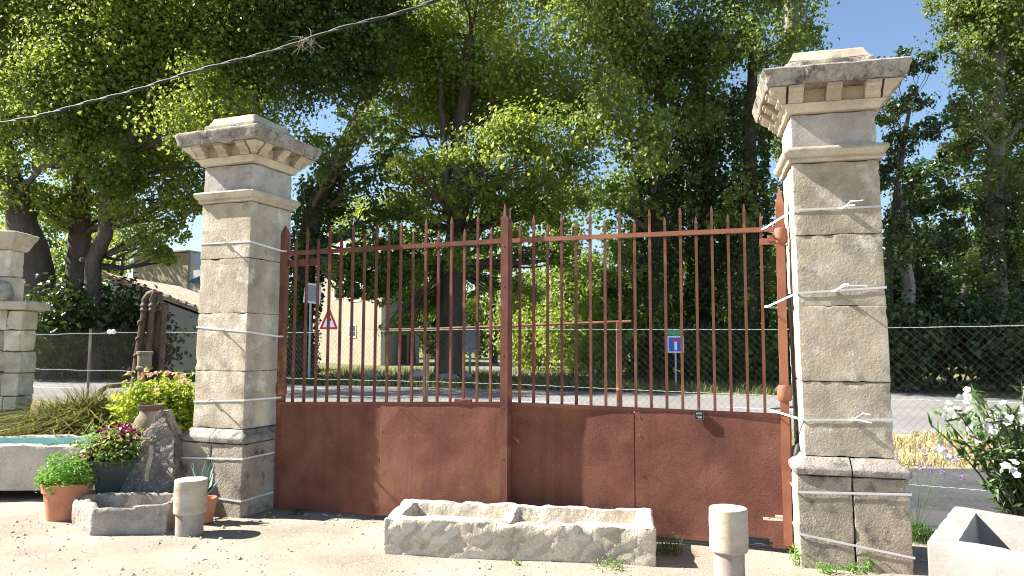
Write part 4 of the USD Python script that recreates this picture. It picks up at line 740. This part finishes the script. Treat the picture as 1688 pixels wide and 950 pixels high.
def tree(name, label, trunk, blobs, y, leaf, bark=BARK, r0=.5, size=.17, dens=46, seed=1, limbs=True, ivy=None, group=None, cat_='tree', depth=1.0, twigs=6, stems=()):
    """trunk: pixel polyline at distance y; blobs: (px, py, radius px[, vertical factor[, dy]])"""
    rng = np.random.default_rng(seed); T = np.array([at(a, b, y + (q[0] if q else 0)) for a, b, *q in trunk]); base = T[0].copy(); base[2] = 0; T[0][2] = -.1
    t = thing(name, label, cat_, base, 0, group)
    if len(T) > 2:
        u_ = np.linspace(0, 1, 10); s_ = np.linspace(0, 1, len(T)); T2 = np.c_[[np.interp(u_, s_, T[:, k]) for k in range(3)]].T
    else: T2 = np.linspace(T[0], T[1], 10)
    T2[1:-1] += rng.normal(size=(8, 3)) * r0 * .15
    rr = r0 * np.array([1.35, 1.05, .97, .92, .86, .8, .72, .62, .5, .38]); part('trunk', tube(T2, rr, 12), bark, t, world=True, smooth=60)
    for st in stems:
        S_ = np.array([at(a, b_, y - .4) for a, b_ in st[1:]]); u_ = np.linspace(0, len(S_) - 1, 10); S2 = np.c_[[np.interp(u_, np.arange(len(S_)), S_[:, k]) for k in range(3)]].T; S2[1:] += rng.normal(size=(9, 3)) * .07
        part('limb', tube(S2, np.linspace(st[0], st[0] * .3, 10), 8), bark, t, world=True, smooth=60)
    ms, tw = [], []
    for bl in blobs:
        px_, py_, rp = bl[:3]; kv = bl[3] if len(bl) > 3 else .9; dy = (bl[4] if len(bl) > 4 else rng.uniform(-1, 1) * 2.2); yy = y + dy
        c = at(px_, py_, yy); r = rp / FPX * yy; r3 = np.array([r, max(r * depth, 1.0), r * kv]); q, cc = blob_leaves(c, r3, dens, size, rng); ms.append(q)
        if limbs:
            k = np.argmin(np.linalg.norm(T2[3:] - c, axis=1) + np.maximum(0, T2[3:, 2] - c[2] + .5) * 2) + 3
            g, P_ = limb(T2[k], c, rr[k] * .36, rr[k] * .08, rng); part('limb', g, bark, t, world=True, smooth=60)
            for z in range(twigs): tw.append(limb(P_[rng.integers(2, 7)], cc[rng.integers(0, len(cc))], rr[k] * .14, .015, rng, .1, 5, 5)[0])
    if tw: part('branches', cat(tw), bark, t, world=True, smooth=60, kind='stuff')
    if ivy:
        zmax, ri, n = ivy; s_ = rng.uniform(0, 1, n); P_ = np.c_[[np.interp(s_, np.linspace(0, 1, 10), T2[:, k]) for k in range(3)]].T; th = rng.uniform(0, 2 * PI, n); q = ri * (1 + .5 * (fbm(np.c_[np.cos(th), np.sin(th), P_[:, 2] * .6] * 1.2, 3, seed) - .5)) * rng.uniform(.75, 1.12, n)
        P_ = P_ + np.c_[np.cos(th) * q, np.sin(th) * q, np.zeros(n)]; P_ = P_[P_[:, 2] < zmax]; part('ivy', kites(P_, .17 * rng.uniform(.6, 1.3, len(P_)), rng, .1, .9, out=np.c_[np.cos(th), np.sin(th), 0 * th][:len(P_)] * 1.0), LEAF_IVY, t, world=True, smooth=False, kind='stuff')
    part('crown', cat(ms), leaf, t, world=True, smooth=False, kind='stuff')
    return t
tree('plane_tree', 'large plane tree with dark leaning trunk behind the left fountain', [(95, 600), (60, 450), (30, 330), (-10, 200)], [(40, 60, 130), (30, 190, 90), (120, 140, 100), (10, 290, 60), (100, -60, 140), (70, 330, 55), (40, 400, 50, .7, 2), (110, 260, 50, .8, -3), (-150, -60, 110, .6, -7), (-20, -90, 110, .6, -7)], 33, LEAF_PLANE, r0=.8, seed=1)
tree('plane_tree', 'plane tree with several slim upright trunks left of the far pillar', [(120, 600), (130, 430), (135, 300), (150, 120)], [(200, 90, 130), (250, 200, 110), (150, 230, 90), (120, 330, 60), (300, 60, 130), (330, 180, 90, .9, -6), (230, 300, 75), (250, -60, 140), (150, -110, 110, .6, -7), (280, 370, 46, .6, -2), (235, 400, 44, .5, -3), (180, 345, 50), (310, 330, 46, .7, -2), (150, 400, 44, .6, 3), (90, 350, 40), (215, 350, 46, .7, -3), (265, 420, 30, .5, -3)], 34, LEAF_LIGHT, r0=.55, seed=2)
tree('plane_tree', 'slim tree trunk rising to the right above the shed roof', [(150, 600), (158, 430), (185, 300), (260, 120)], [(340, 270, 60), (400, 130, 120), (430, 20, 130), (380, -70, 120), (300, 320, 45), (180, 280, 60)], 32, LEAF_PLANE, r0=.36, seed=3)
tree('ivy_covered_tree', 'ivy covered tree just right of the left pillar, trunk curving upward', [(496, 610), (500, 450), (520, 330), (590, 200), (640, 60)], [(520, 120, 80), (540, 250, 55, .9, -6), (600, 110, 85), (490, 60, 90), (560, 10, 110), (520, 330, 52), (600, 210, 60, .9, -6), (640, 60, 70), (505, 420, 42), (492, 500, 30, .9), (560, 330, 40), (640, 350, 44, .7), (600, 300, 46), (660, 260, 40), (560, -80, 120), (600, 390, 52, .7), (640, 420, 38, .6), (565, 442, 38, .6, -3), (602, 440, 40, .6, -3), (645, 452, 36, .6, -3), (575, 478, 22, .5, -3), (585, 450, 40, .55, -3), (625, 480, 34, .5, -3)], 32, LEAF_HEDGE, r0=.5, seed=4, ivy=(9.5, .8, 6000), dens=44)
tree('plane_tree', 'central plane tree with forked trunk standing behind the gate', [(742, 622), (744, 480), (750, 350), (760, 230), (775, 60)], [(690, 270, 62, .9, -6), (735, 190, 70), (800, 240, 75, .9, -6), (690, 370, 52), (850, 330, 70), (880, 240, 75, .9, -6), (780, 110, 95), (700, 90, 80), (870, 110, 90), (920, 330, 55), (650, 340, 34), (820, 400, 48), (870, 420, 44), (690, 450, 44), (640, 470, 38), (790, 470, 36), (800, -50, 130), (700, -190, 150, .7, -7), (960, 180, 80), (730, 330, 48, .9, -3), (760, 420, 40, .8, -3), (820, 330, 46, .9, -3), (930, 420, 46), (600, 430, 34, .7, 2), (570, 430, 40, .6, 4), (630, 455, 40, .6, 3), (655, 420, 40, .7, 2), (610, 480, 26, .5, 3), (650, 200, 60, .9, 4), (620, 120, 70, .9, 4), (690, 60, 85, .9, 4), (745, 160, 75, .9, 4), (850, 170, 80, .9, 4), (640, 290, 40, .8, 4), (710, 320, 60, .9, 4), (810, 310, 60, .9, 4), (920, 280, 70, .9, 4), (720, 500, 34, .7, 2), (850, 480, 44, .8, 2), (700, 510, 38, .7), (660, 540, 34, .7)], 33, LEAF_LIGHT, r0=.56, seed=5, dens=40, twigs=8, stems=[(.26, (747, 390), (737, 300), (733, 200), (725, 120)), (.27, (752, 385), (772, 290), (800, 215), (830, 130)), (.20, (752, 370), (785, 310), (805, 240), (815, 190)), (.18, (755, 400), (800, 350), (850, 318), (900, 300)), (.15, (757, 420), (800, 372), (850, 350)), (.13, (742, 340), (720, 270), (700, 225))])
tree('ivy_covered_tree', 'first tall ivy clad trunk right of the gate middle', [(1085, 625), (1085, 430), (1085, 280), (1095, 60)], [(1020, 60, 110), (1090, 100, 100), (1010, 190, 75, .9, -5), (1070, 230, 75, .9, -4.5), (1090, 350, 60), (1090, 450, 55), (1080, 540, 50), (1000, -60, 130), (1020, 330, 42), (1030, 430, 42), (1130, 190, 60)], 30, LEAF_PLANE, r0=.5, seed=6, ivy=(12, .95, 8000), dens=42)
tree('ivy_covered_tree', 'second ivy clad tree between the gate and the right pillar', [(1160, 625), (1165, 430), (1165, 280), (1150, 60)], [(1160, 60, 95), (1190, 180, 70), (1165, 300, 52), (1160, 410, 50), (1165, 500, 48), (1180, -80, 110), (1150, 240, 50)], 31, LEAF_HEDGE, r0=.42, seed=7, ivy=(12, .8, 6500), dens=42)
tree('ivy_covered_tree', 'ivy clad tree close behind the left edge of the right pillar', [(1232, 625), (1232, 430), (1235, 280), (1240, 60)], [(1240, 80, 70), (1235, 200, 62), (1235, 310, 48), (1225, 410, 46), (1230, 500, 46), (1250, -60, 110), (1205, 360, 34)], 29, LEAF_PLANE, r0=.4, seed=8, ivy=(12, .75, 6000), dens=42)
tree('poplar', 'upright poplar whose top shows left of the right pillar cap', [(1300, 625), (1302, 300), (1305, 0), (1310, -160)], [(1310, 20, 46, 1.5), (1300, 110, 52, 1.4), (1330, 60, 30, 1.4), (1300, 220, 55, 1.2), (1305, 340, 50, 1.2), (1315, -80, 42, 1.6), (1280, 440, 40)], 34, LEAF_POPLAR, bark=BARK_PALE, r0=.4, seed=9, dens=46)
tree('poplar', 'tall poplar with pale forking trunk at the right edge', [(1648, 625), (1640, 450), (1640, 300), (1650, 60), (1660, -150)], [(1610, 10, 62, 1.3), (1680, 40, 70, 1.3), (1640, 110, 62, 1.2), (1690, 170, 60, 1.2), (1625, 215, 50, 1.2), (1660, 310, 58, 1.1), (1615, 330, 42), (1690, 400, 55), (1640, 430, 52), (1600, 450, 40), (1650, -110, 85, 1.5), (1575, 20, 40, 1.4), (1700, 300, 60), (1595, 100, 46, 1.3), (1600, 170, 40, 1.2), (1660, 60, 60, 1.4), (1670, 230, 56), (1580, 260, 34), (1640, 380, 50), (1545, -20, 34, 1.4)], 31, LEAF_POPLAR, bark=BARK_PALE, r0=.42, seed=10, dens=62, ivy=(8, .75, 6000), twigs=8)
tree('feathery_tree', 'thin feathery tree showing blue sky beside the right pillar top', [(1462, 625), (1468, 420), (1480, 300), (1500, 180)], [(1475, 110, 34, .8), (1500, 165, 40, .6), (1540, 215, 34, .6), (1490, 230, 38, .6), (1465, 290, 32, .7), (1530, 290, 38, .6), (1500, 350, 36, .7), (1560, 330, 30), (1460, 190, 28, .8), (1560, 400, 34), (1475, 260, 34, .7), (1510, 110, 26, .6), (1500, 300, 40, .7), (1480, 370, 44, .8), (1540, 400, 40)], 27, LEAF_IVY, r0=.16, seed=11, dens=44, size=.14, twigs=10)
tree('broken_trunk', 'broken grey tree stump sticking out above the dark hedge', [(1497, 625), (1496, 450), (1490, 308)], [(1490, 420, 50), (1500, 480, 55)], 26.5, LEAF_IVY, bark=BARK_PALE, r0=.26, seed=12, limbs=False, dens=44)
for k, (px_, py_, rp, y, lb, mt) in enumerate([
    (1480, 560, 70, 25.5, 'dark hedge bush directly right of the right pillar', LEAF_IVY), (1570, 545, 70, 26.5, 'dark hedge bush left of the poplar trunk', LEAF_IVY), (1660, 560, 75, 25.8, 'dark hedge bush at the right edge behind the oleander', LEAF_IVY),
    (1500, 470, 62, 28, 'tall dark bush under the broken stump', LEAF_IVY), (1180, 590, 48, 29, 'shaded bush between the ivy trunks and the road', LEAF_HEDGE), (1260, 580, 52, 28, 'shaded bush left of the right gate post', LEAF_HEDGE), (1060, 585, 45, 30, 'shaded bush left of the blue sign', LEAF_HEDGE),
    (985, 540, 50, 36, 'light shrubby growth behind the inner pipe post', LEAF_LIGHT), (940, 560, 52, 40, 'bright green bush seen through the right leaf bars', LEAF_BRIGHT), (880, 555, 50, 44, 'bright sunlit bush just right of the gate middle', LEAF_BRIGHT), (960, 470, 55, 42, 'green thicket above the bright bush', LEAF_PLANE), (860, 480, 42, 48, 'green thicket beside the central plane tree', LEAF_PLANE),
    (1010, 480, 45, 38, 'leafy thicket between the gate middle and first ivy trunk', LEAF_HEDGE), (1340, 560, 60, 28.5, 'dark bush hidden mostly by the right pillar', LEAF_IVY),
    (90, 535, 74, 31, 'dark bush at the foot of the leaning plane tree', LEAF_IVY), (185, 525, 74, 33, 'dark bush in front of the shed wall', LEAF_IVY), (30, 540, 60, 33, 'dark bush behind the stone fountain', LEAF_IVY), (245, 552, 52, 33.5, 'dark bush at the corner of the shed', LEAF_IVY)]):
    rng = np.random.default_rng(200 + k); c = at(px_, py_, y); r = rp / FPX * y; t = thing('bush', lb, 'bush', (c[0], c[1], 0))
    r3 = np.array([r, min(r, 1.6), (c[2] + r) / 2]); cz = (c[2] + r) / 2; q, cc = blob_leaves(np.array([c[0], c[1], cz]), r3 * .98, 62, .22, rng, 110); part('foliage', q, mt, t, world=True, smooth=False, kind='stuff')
    part('stems', cat([limb((c[0] + rng.normal() * .3, c[1] + rng.normal() * .2, -.05), p_, .05, .012, rng, .1, 5, 5)[0] for p_ in cc[:9]]), BARK, t, world=True)
for k, (px_, y, mt, lb, bl) in enumerate([
    (590, 62, LEAF_LIGHT, 'distant tree behind the cream house roof', [(590, 400, 34), (570, 350, 40), (620, 350, 36), (640, 420, 34), (540, 400, 34)]),
    (680, 58, LEAF_PLANE, 'distant tree left of the central plane trunk', [(680, 400, 40), (690, 470, 38), (660, 340, 36), (710, 430, 36), (650, 500, 30)]),
    (815, 60, LEAF_LIGHT, 'distant tree right of the central plane trunk', [(815, 430, 44), (800, 500, 38), (840, 370, 40), (780, 380, 36), (850, 520, 36)]),
    (920, 56, LEAF_PLANE, 'distant tree above the sunlit bushes', [(920, 400, 48), (940, 330, 46), (900, 470, 44), (960, 450, 44), (890, 340, 36)]),
    (1020, 52, LEAF_HEDGE, 'distant tree left of the first ivy trunk', [(1030, 400, 50), (1010, 480, 48), (1040, 300, 46), (1000, 330, 44), (1050, 540, 42)]),
    (1130, 48, LEAF_HEDGE, 'distant dark tree between the first two ivy trunks', [(1125, 330, 50), (1130, 430, 54), (1120, 520, 54), (1140, 250, 46)]),
    (1205, 46, LEAF_HEDGE, 'distant dark tree behind the third ivy trunk', [(1200, 440, 50), (1215, 530, 54), (1270, 430, 50), (1275, 530, 50), (1205, 340, 44)]),
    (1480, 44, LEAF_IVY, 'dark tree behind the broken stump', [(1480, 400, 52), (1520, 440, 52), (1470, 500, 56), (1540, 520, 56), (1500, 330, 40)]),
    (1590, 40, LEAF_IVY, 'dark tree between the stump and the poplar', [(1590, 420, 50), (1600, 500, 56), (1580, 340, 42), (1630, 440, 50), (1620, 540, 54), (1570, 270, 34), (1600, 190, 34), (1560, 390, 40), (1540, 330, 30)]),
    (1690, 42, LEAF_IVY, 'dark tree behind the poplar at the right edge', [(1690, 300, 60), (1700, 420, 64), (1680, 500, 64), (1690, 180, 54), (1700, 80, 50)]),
    (60, 60, LEAF_PLANE, 'distant tree behind the leaning plane trunk', [(60, 400, 50), (30, 340, 44), (100, 450, 50), (20, 460, 50), (140, 400, 40)]),
    (200, 70, LEAF_PLANE, 'distant tree above the shed roof', [(200, 400, 36), (170, 440, 40), (190, 350, 36), (240, 380, 26)])]):
    tree('distant_tree', lb, [(px_, 590), (px_, 470), (px_ + 4, 380)], [(*q, .9, 2 * math.sin(i * 2.1)) for i, q in enumerate(bl)], y, mt, r0=.22, seed=400 + k, dens=13, size=.30, twigs=3)
# far woodland that closes the view
rng = np.random.default_rng(55); ms = []
for k in range(46):
    s = -46 + k * 2.3 + rng.normal(); c = np.array([*(RD * s + ND * (66 + rng.uniform(-4, 8))), 0]); h = rng.uniform(3.2, 5.6)
    if -4 < c[0] < 1: h *= .6
    ms.append(blob_leaves(np.array([c[0], c[1], h]), np.array([2.4, 2.0, h]), 16, .34, rng, 50)[0])
struct('far_woodland', cat(ms), LEAF_HEDGE, False, 'stuff', 'mass of far green woodland closing the view beyond the road', 'woodland')

# ================================================================== BUILDINGS
def wallbox(p, q, z0, z1, th=.3):
    p, q = np.asarray(p, float), np.asarray(q, float); d = unit(q - p); n = np.array([-d[1], d[0]]) * th; c = [p, q, q + n, p + n]
    return trimesh.creation.extrude_polygon(Polygon(c), z1 - z0, engine='earcut').apply_translation((0, 0, z0))
# cream house seen through the left leaf
y = 53; a, b = at(512, 600, 62), at(634, 600, 53); a2 = at(657, 600, 59)
t = thing('cream_house', 'two storey cream rendered house seen through the left gate leaf', 'house', (a[0], a[1], 0))
zt_ = at(560, 432, 57)[2]; hd = unit((b - a)[:2]); hn = np.array([hd[1], -hd[0]]); hL = np.linalg.norm((b - a)[:2]); hr = lambda q: move(q, (a[0], a[1], 0), math.atan2(hd[1], hd[0]))
part('front_wall', wallbox(a[:2], b[:2], -.05, zt_), RENDER, t, world=True, smooth=False); part('side_wall', wallbox(b[:2] + [0, .001], a2[:2], -.05, zt_ - .003), RENDER_W, t, world=True, smooth=False)
part('roof', hr(prism(Polygon([(-.6, zt_ + .002), (hL + .5, zt_ + .002), (hL + .4, zt_ + .3), (hL / 2, zt_ + 1.7), (-.4, zt_ + .3)]), -.5, 6)), TILE, t, world=True, smooth=False)
for (x0, x1, z0, z1) in ((.60, .69, .62, .78), (.56, .64, .27, .37), (.34, .39, .66, .76)):
    x0, x1, z0, z1 = x0 * hL, x1 * hL, z0 * zt_, z1 * zt_
    fr_ = part('window', hr(cat([box((x0 - .12, -.05, z0 - .14), (x1 + .12, -.003, z0)), box((x0 - .12, -.05, z1), (x1 + .12, -.003, z1 + .1)), box((x0 - .12, -.048, z0), (x0, -.003, z1)), box((x1, -.048, z0), (x1 + .12, -.003, z1))])), FRAME, t, world=True, smooth=False)
    part('pane', hr(box((x0, -.02, z0), (x1, -.004, z1))), GLASS_D, fr_, world=True, smooth=False)
# annexe right of it
y = 58; a, b = at(655, 600, y), at(690, 600, y); z1 = at(670, 545, y)[2]
t = thing('annexe', 'low annexe with dark red door right of the cream house', 'outbuilding', (a[0], a[1], 0)); part('wall', wallbox(a[:2], b[:2], -.05, z1), RENDER_W, t, world=True, smooth=False)
c0, c1 = at(660, 595, y), at(671, 552, y); part('door', box((c0[0], y - .07, 0), (c1[0], y - .02, c1[2])), DOOR_R, t, world=True, smooth=False)
part('roof', box((a[0] - .3, y - .4, z1 + .003), (b[0] + .3, y + 3, z1 + .15)), TILE, t, world=True, smooth=False)
# shed with a sloping tiled verge at the left
y = 37; e0, e1 = at(160, 452, y), at(332, 514, y); cw = at(290, 600, y)
t = thing('tiled_shed', 'grey shed with sloping tiled roof left of the far pillar', 'shed', (e0[0], e0[1], 0))
part('wall', prism(Polygon([(e0[0] + .4, -.05), (e1[0] + 2.5, -.05), (e1[0] + 2.5, e1[2] - 1.15), (e1[0], e1[2] - .25), (e0[0] + .4, e0[2] - .35)]), y + .3, y + 9), RENDER_W, t, world=True, smooth=False)
sl = (e1[2] - e0[2]) / (e1[0] - e0[0]); xe = e1[0] + 2.6
rf = part('roof', prism(Polygon([(e0[0], e0[2] - .06), (xe, e0[2] - .06 + sl * (xe - e0[0])), (xe, e0[2] + .10 + sl * (xe - e0[0])), (e0[0], e0[2] + .10)]), y - .2, y + 9.2), TILE, t, world=True, smooth=False)
d = unit([1, 0, sl]); L = (xe - e0[0]) / d[0]; nt = 19; base_t = [(.0, -.13, -.02), (.0, -.07, .085), (.0, .0, .12), (.0, .07, .085), (.0, .13, -.02)]
for k in range(nt):
    o = np.array([e0[0], y - .16, e0[2] + .12 + .012 * (k % 3)]) + d * (L * k / nt); up_ = unit([-sl, 0, 1]); v = np.array([o + np.array([0, 1, 0]) * q[1] + up_ * q[2] for q in base_t] + [o + d * (L / nt * 1.12) + np.array([0, 1, 0]) * q[1] * 1.15 + up_ * (q[2] + .03) for q in base_t]); f = []
    for i in range(4): f += [[i, i + 5, i + 6], [i, i + 6, i + 1]]
    part('tile', thicken(v, np.array(f), -up_ * .03), TILE, rf, world=True, smooth=False)
# house behind the shed
y = 66; e = at(236, 600, y); g1 = at(311, 415, y); w1 = at(345, 520, y); lo = at(218, 415, y)
t = thing('gabled_house', 'cream house with white gable end behind the shed', 'house', (e[0], e[1], 0))
gr_ = lambda q: move(move(q, (-g1[0], -y, 0)), (g1[0], y, 0), -.42)
part('front_wall', gr_(prism(Polygon([(lo[0] - 2, -.05), (g1[0], -.05), (g1[0], g1[2] - .05), (lo[0] - 2, g1[2] - .05)]) , y, y + 4)), RENDER, t, world=True, smooth=False)
g2 = at(345, 475, y)
part('gable_wall', gr_(prism(Polygon([(g1[0] + .003, -.05), (g2[0] + 1.5, -.05), (g2[0] + 1.5, g2[2] - 1.2), (g1[0] + .003, g1[2])]), y + .15, y + 8)), RENDER_W, t, world=True, smooth=False)
part('roof', gr_(prism(Polygon([(lo[0] - 2.2, g1[2] - .02), (g1[0] + .1, g1[2] + .02), (g1[0] + .1, g1[2] + .14), (lo[0] - 2.2, g1[2] + .1)]), y - .4, y + 8.3)), TILE, t, world=True, smooth=False)
c0, c1 = at(311, 466, y - 1), at(345, 450, y - 1); part('awning', prism(Polygon([(c0[0], c0[2]), (c1[0] + 1, c0[2] - .2), (c1[0] + 1, c1[2] + .35)]), y - 1.6, y + .1), BLUE_TARP, t, world=True, smooth=False)

# ================================================================== SIGNS, BOULDERS
y = 28.5; c = at(542, 531, y); b = at(540, 615, y)
t = thing('warning_sign', 'triangular red bordered warning sign on a grey post across the road', 'road sign', (c[0], y, 0))
part('post', tube([(0, 0, -.1), (0, 0, c[2] + .35)], .04, 8), ZINC, t)
A, lo_, hi_ = at(543, 511, y), at(530, 541, y), at(555, 541, y); ctr = (A + lo_ + hi_) / 3; tri = Polygon([((p - ctr)[0], (p - ctr)[2]) for p in (lo_, hi_, A)]).buffer(.05)
off = np.array([ctr[0] - c[0], -.055, ctr[2]])
part('border', move(prism(tri.difference(tri.buffer(-.085)), -.004, .012), off), RED_P, t, smooth=False); part('panel', move(prism(tri.buffer(-.084), .0, .014), off), WHITE_P, t, smooth=False)
part('symbol', move(cat([prism(Polygon([(-.03, -.14), (.02, -.14), (.02, -.02), (.07, .06), (.03, .1), (-.03, .0)]), -.006, .0), prism(Polygon([(.0, .10), (.08, .06), (.08, .15)]), -.006, .0)]), off), BLACK_P, t, smooth=False)
y = 27.5; c = at(1113.5, 568, y)
t = thing('dead_end_sign', 'blue square dead end sign with small green plate above it', 'road sign', (c[0], y, 0))
part('post', box((-.03, .0, -.1), (.03, .04, c[2] + .55)), ZINC, t, smooth=False)
part('panel', move(prism(sbox(-.29, -.29, .29, .29).buffer(.02), -.03, -.005), (0, 0, c[2])), WHITE_P, t, smooth=False); part('blue_field', move(prism(sbox(-.265, -.265, .265, .265), -.034, -.031), (0, 0, c[2])), BLUE_P, t, smooth=False)
part('symbol_stem', move(prism(sbox(-.05, -.22, .05, .10), -.038, -.035), (0, 0, c[2])), WHITE_P, t, smooth=False); part('symbol_bar', move(prism(sbox(-.15, .10, .15, .19), -.038, -.035), (0, 0, c[2])), RED_P, t, smooth=False)
part('green_plate', move(prism(sbox(-.30, .33, .30, .53), -.03, -.005), (0, 0, c[2])), GREEN_P, t, smooth=False)
y = 36; c = at(775, 556, y)
t = thing('sign_back', 'grey back of a road sign on a post beside the central plane tree', 'road sign', (c[0], y, 0))
part('post', tube([(0, 0, -.1), (0, 0, c[2] + .5)], .055, 8), GREY_P, t); part('panel', move(prism(sbox(-.45, -.5, .45, .48).buffer(.03), -.08, -.05), (0, 0, c[2])), GREY_P, t, smooth=False); part('lower_plate', move(prism(sbox(-.42, -.75, .42, -.56), -.08, -.05), (0, 0, c[2])), GREY_P, t, smooth=False)
y = 30; c = at(513, 484, y)
t = thing('tilted_board', 'tilted white edged board on a post near the ivy covered tree', 'sign', (c[0], y, 0), .5)
part('post', tube([(0, .04, -.1), (0, .04, c[2])], .05, 8), ZINC, t); part('panel', move(prism(Polygon([(-.30, -.36), (.34, -.40), (.38, .34), (-.22, .42)]), -.03, .0), (0, 0, c[2])), GREY_P, t, smooth=False)
fr_ = Polygon([(-.30, -.36), (.34, -.40), (.38, .34), (-.22, .42)]); part('frame', move(prism(fr_.buffer(.03).difference(fr_.buffer(-.05)), -.045, .002), (0, 0, c[2])), WHITE_P, t, smooth=False)
for px_, py_, w_, h_, sd, lb in ((567, 622, 15, 11, 1, 'smallest pale boulder beside the warning sign post'), (614, 626, 34, 22, 2, 'broad pale boulder on the verge below the cream house'), (686, 627, 28, 24, 3, 'rounded pale boulder left of the central plane tree'), (740, 626, 44, 17, 4, 'long low pale boulder at the foot of the central plane tree'), (769, 627, 22, 18, 5, 'pale boulder below the grey sign back')):
    y = 31.5; c = at(px_, py_, y); k = y / FPX; single('boulder', move(rock((w_ * k, w_ * k * .8, h_ * k * 1.5), sd + 30, .3, 3), (c[0], y, -.1)), BOULDER, lb, 'boulder', 'boulders along the far verge', 60)

# ================================================================== OVERHEAD CABLE
pts = [(-260, 265), (-120, 235), (0, 204), (67, 190), (126, 173), (194, 157), (236, 145), (295, 126), (362, 107), (421, 90), (484, 73), (560, 47), (657, 23), (720, 0), (850, -45), (1000, -100)]
yy = np.interp([p[0] for p in pts], [-260, 1000], [9.5, 6.0]); C0 = np.array([at(p[0], p[1], q) for p, q in zip(pts, yy)]); L = np.r_[0, np.cumsum(np.linalg.norm(np.diff(C0, axis=0), axis=1))]; s = np.arange(0, L[-1], .05)
C1 = np.c_[[np.interp(s, L, C0[:, k]) for k in range(3)]].T
for _ in range(60): C1[1:-1] = (C1[:-2] + C1[1:-1] * 2 + C1[2:]) / 4
C1[:, 2] += .012 * np.sin(s * 3.1) * np.sin(s * .7)
t = thing('overhead_cable', 'twisted overhead cable crossing the upper left of the view', 'cable', C1[0])
for ph in (0, PI): part('strand', tube(C1 + np.c_[np.zeros(len(s)), np.cos(s * 9 + ph) * .010, np.sin(s * 9 + ph) * .0085], .010, 6), CABLE, t, world=True, smooth=60)
rng = np.random.default_rng(14); k0 = np.argmin(np.abs(C1[:, 0] - at(508, 66, 7.4)[0])); c = C1[k0]; tw = []
for k in range(16):
    a = c + rng.normal(size=3) * [.05, .02, .02]; d = rng.normal(size=3) * [.07, .04, .05] + [-.01, 0, -.10]
    if k == 0: d = np.array([-.02, 0, .15])
    tw.append(tube([a, a + d * .6 + rng.normal(size=3) * .02, a + d * 1.3 + rng.normal(size=3) * .03], [.004, .003, .0015], 4))
    tw.append(tube([a + d * .6, a + d * 1.1 + rng.normal(size=3) * .05], [.002, .001], 4))
single('dry_twigs', cat(tw), TWIG, 'tangle of dry twigs caught on the overhead cable', 'twigs')
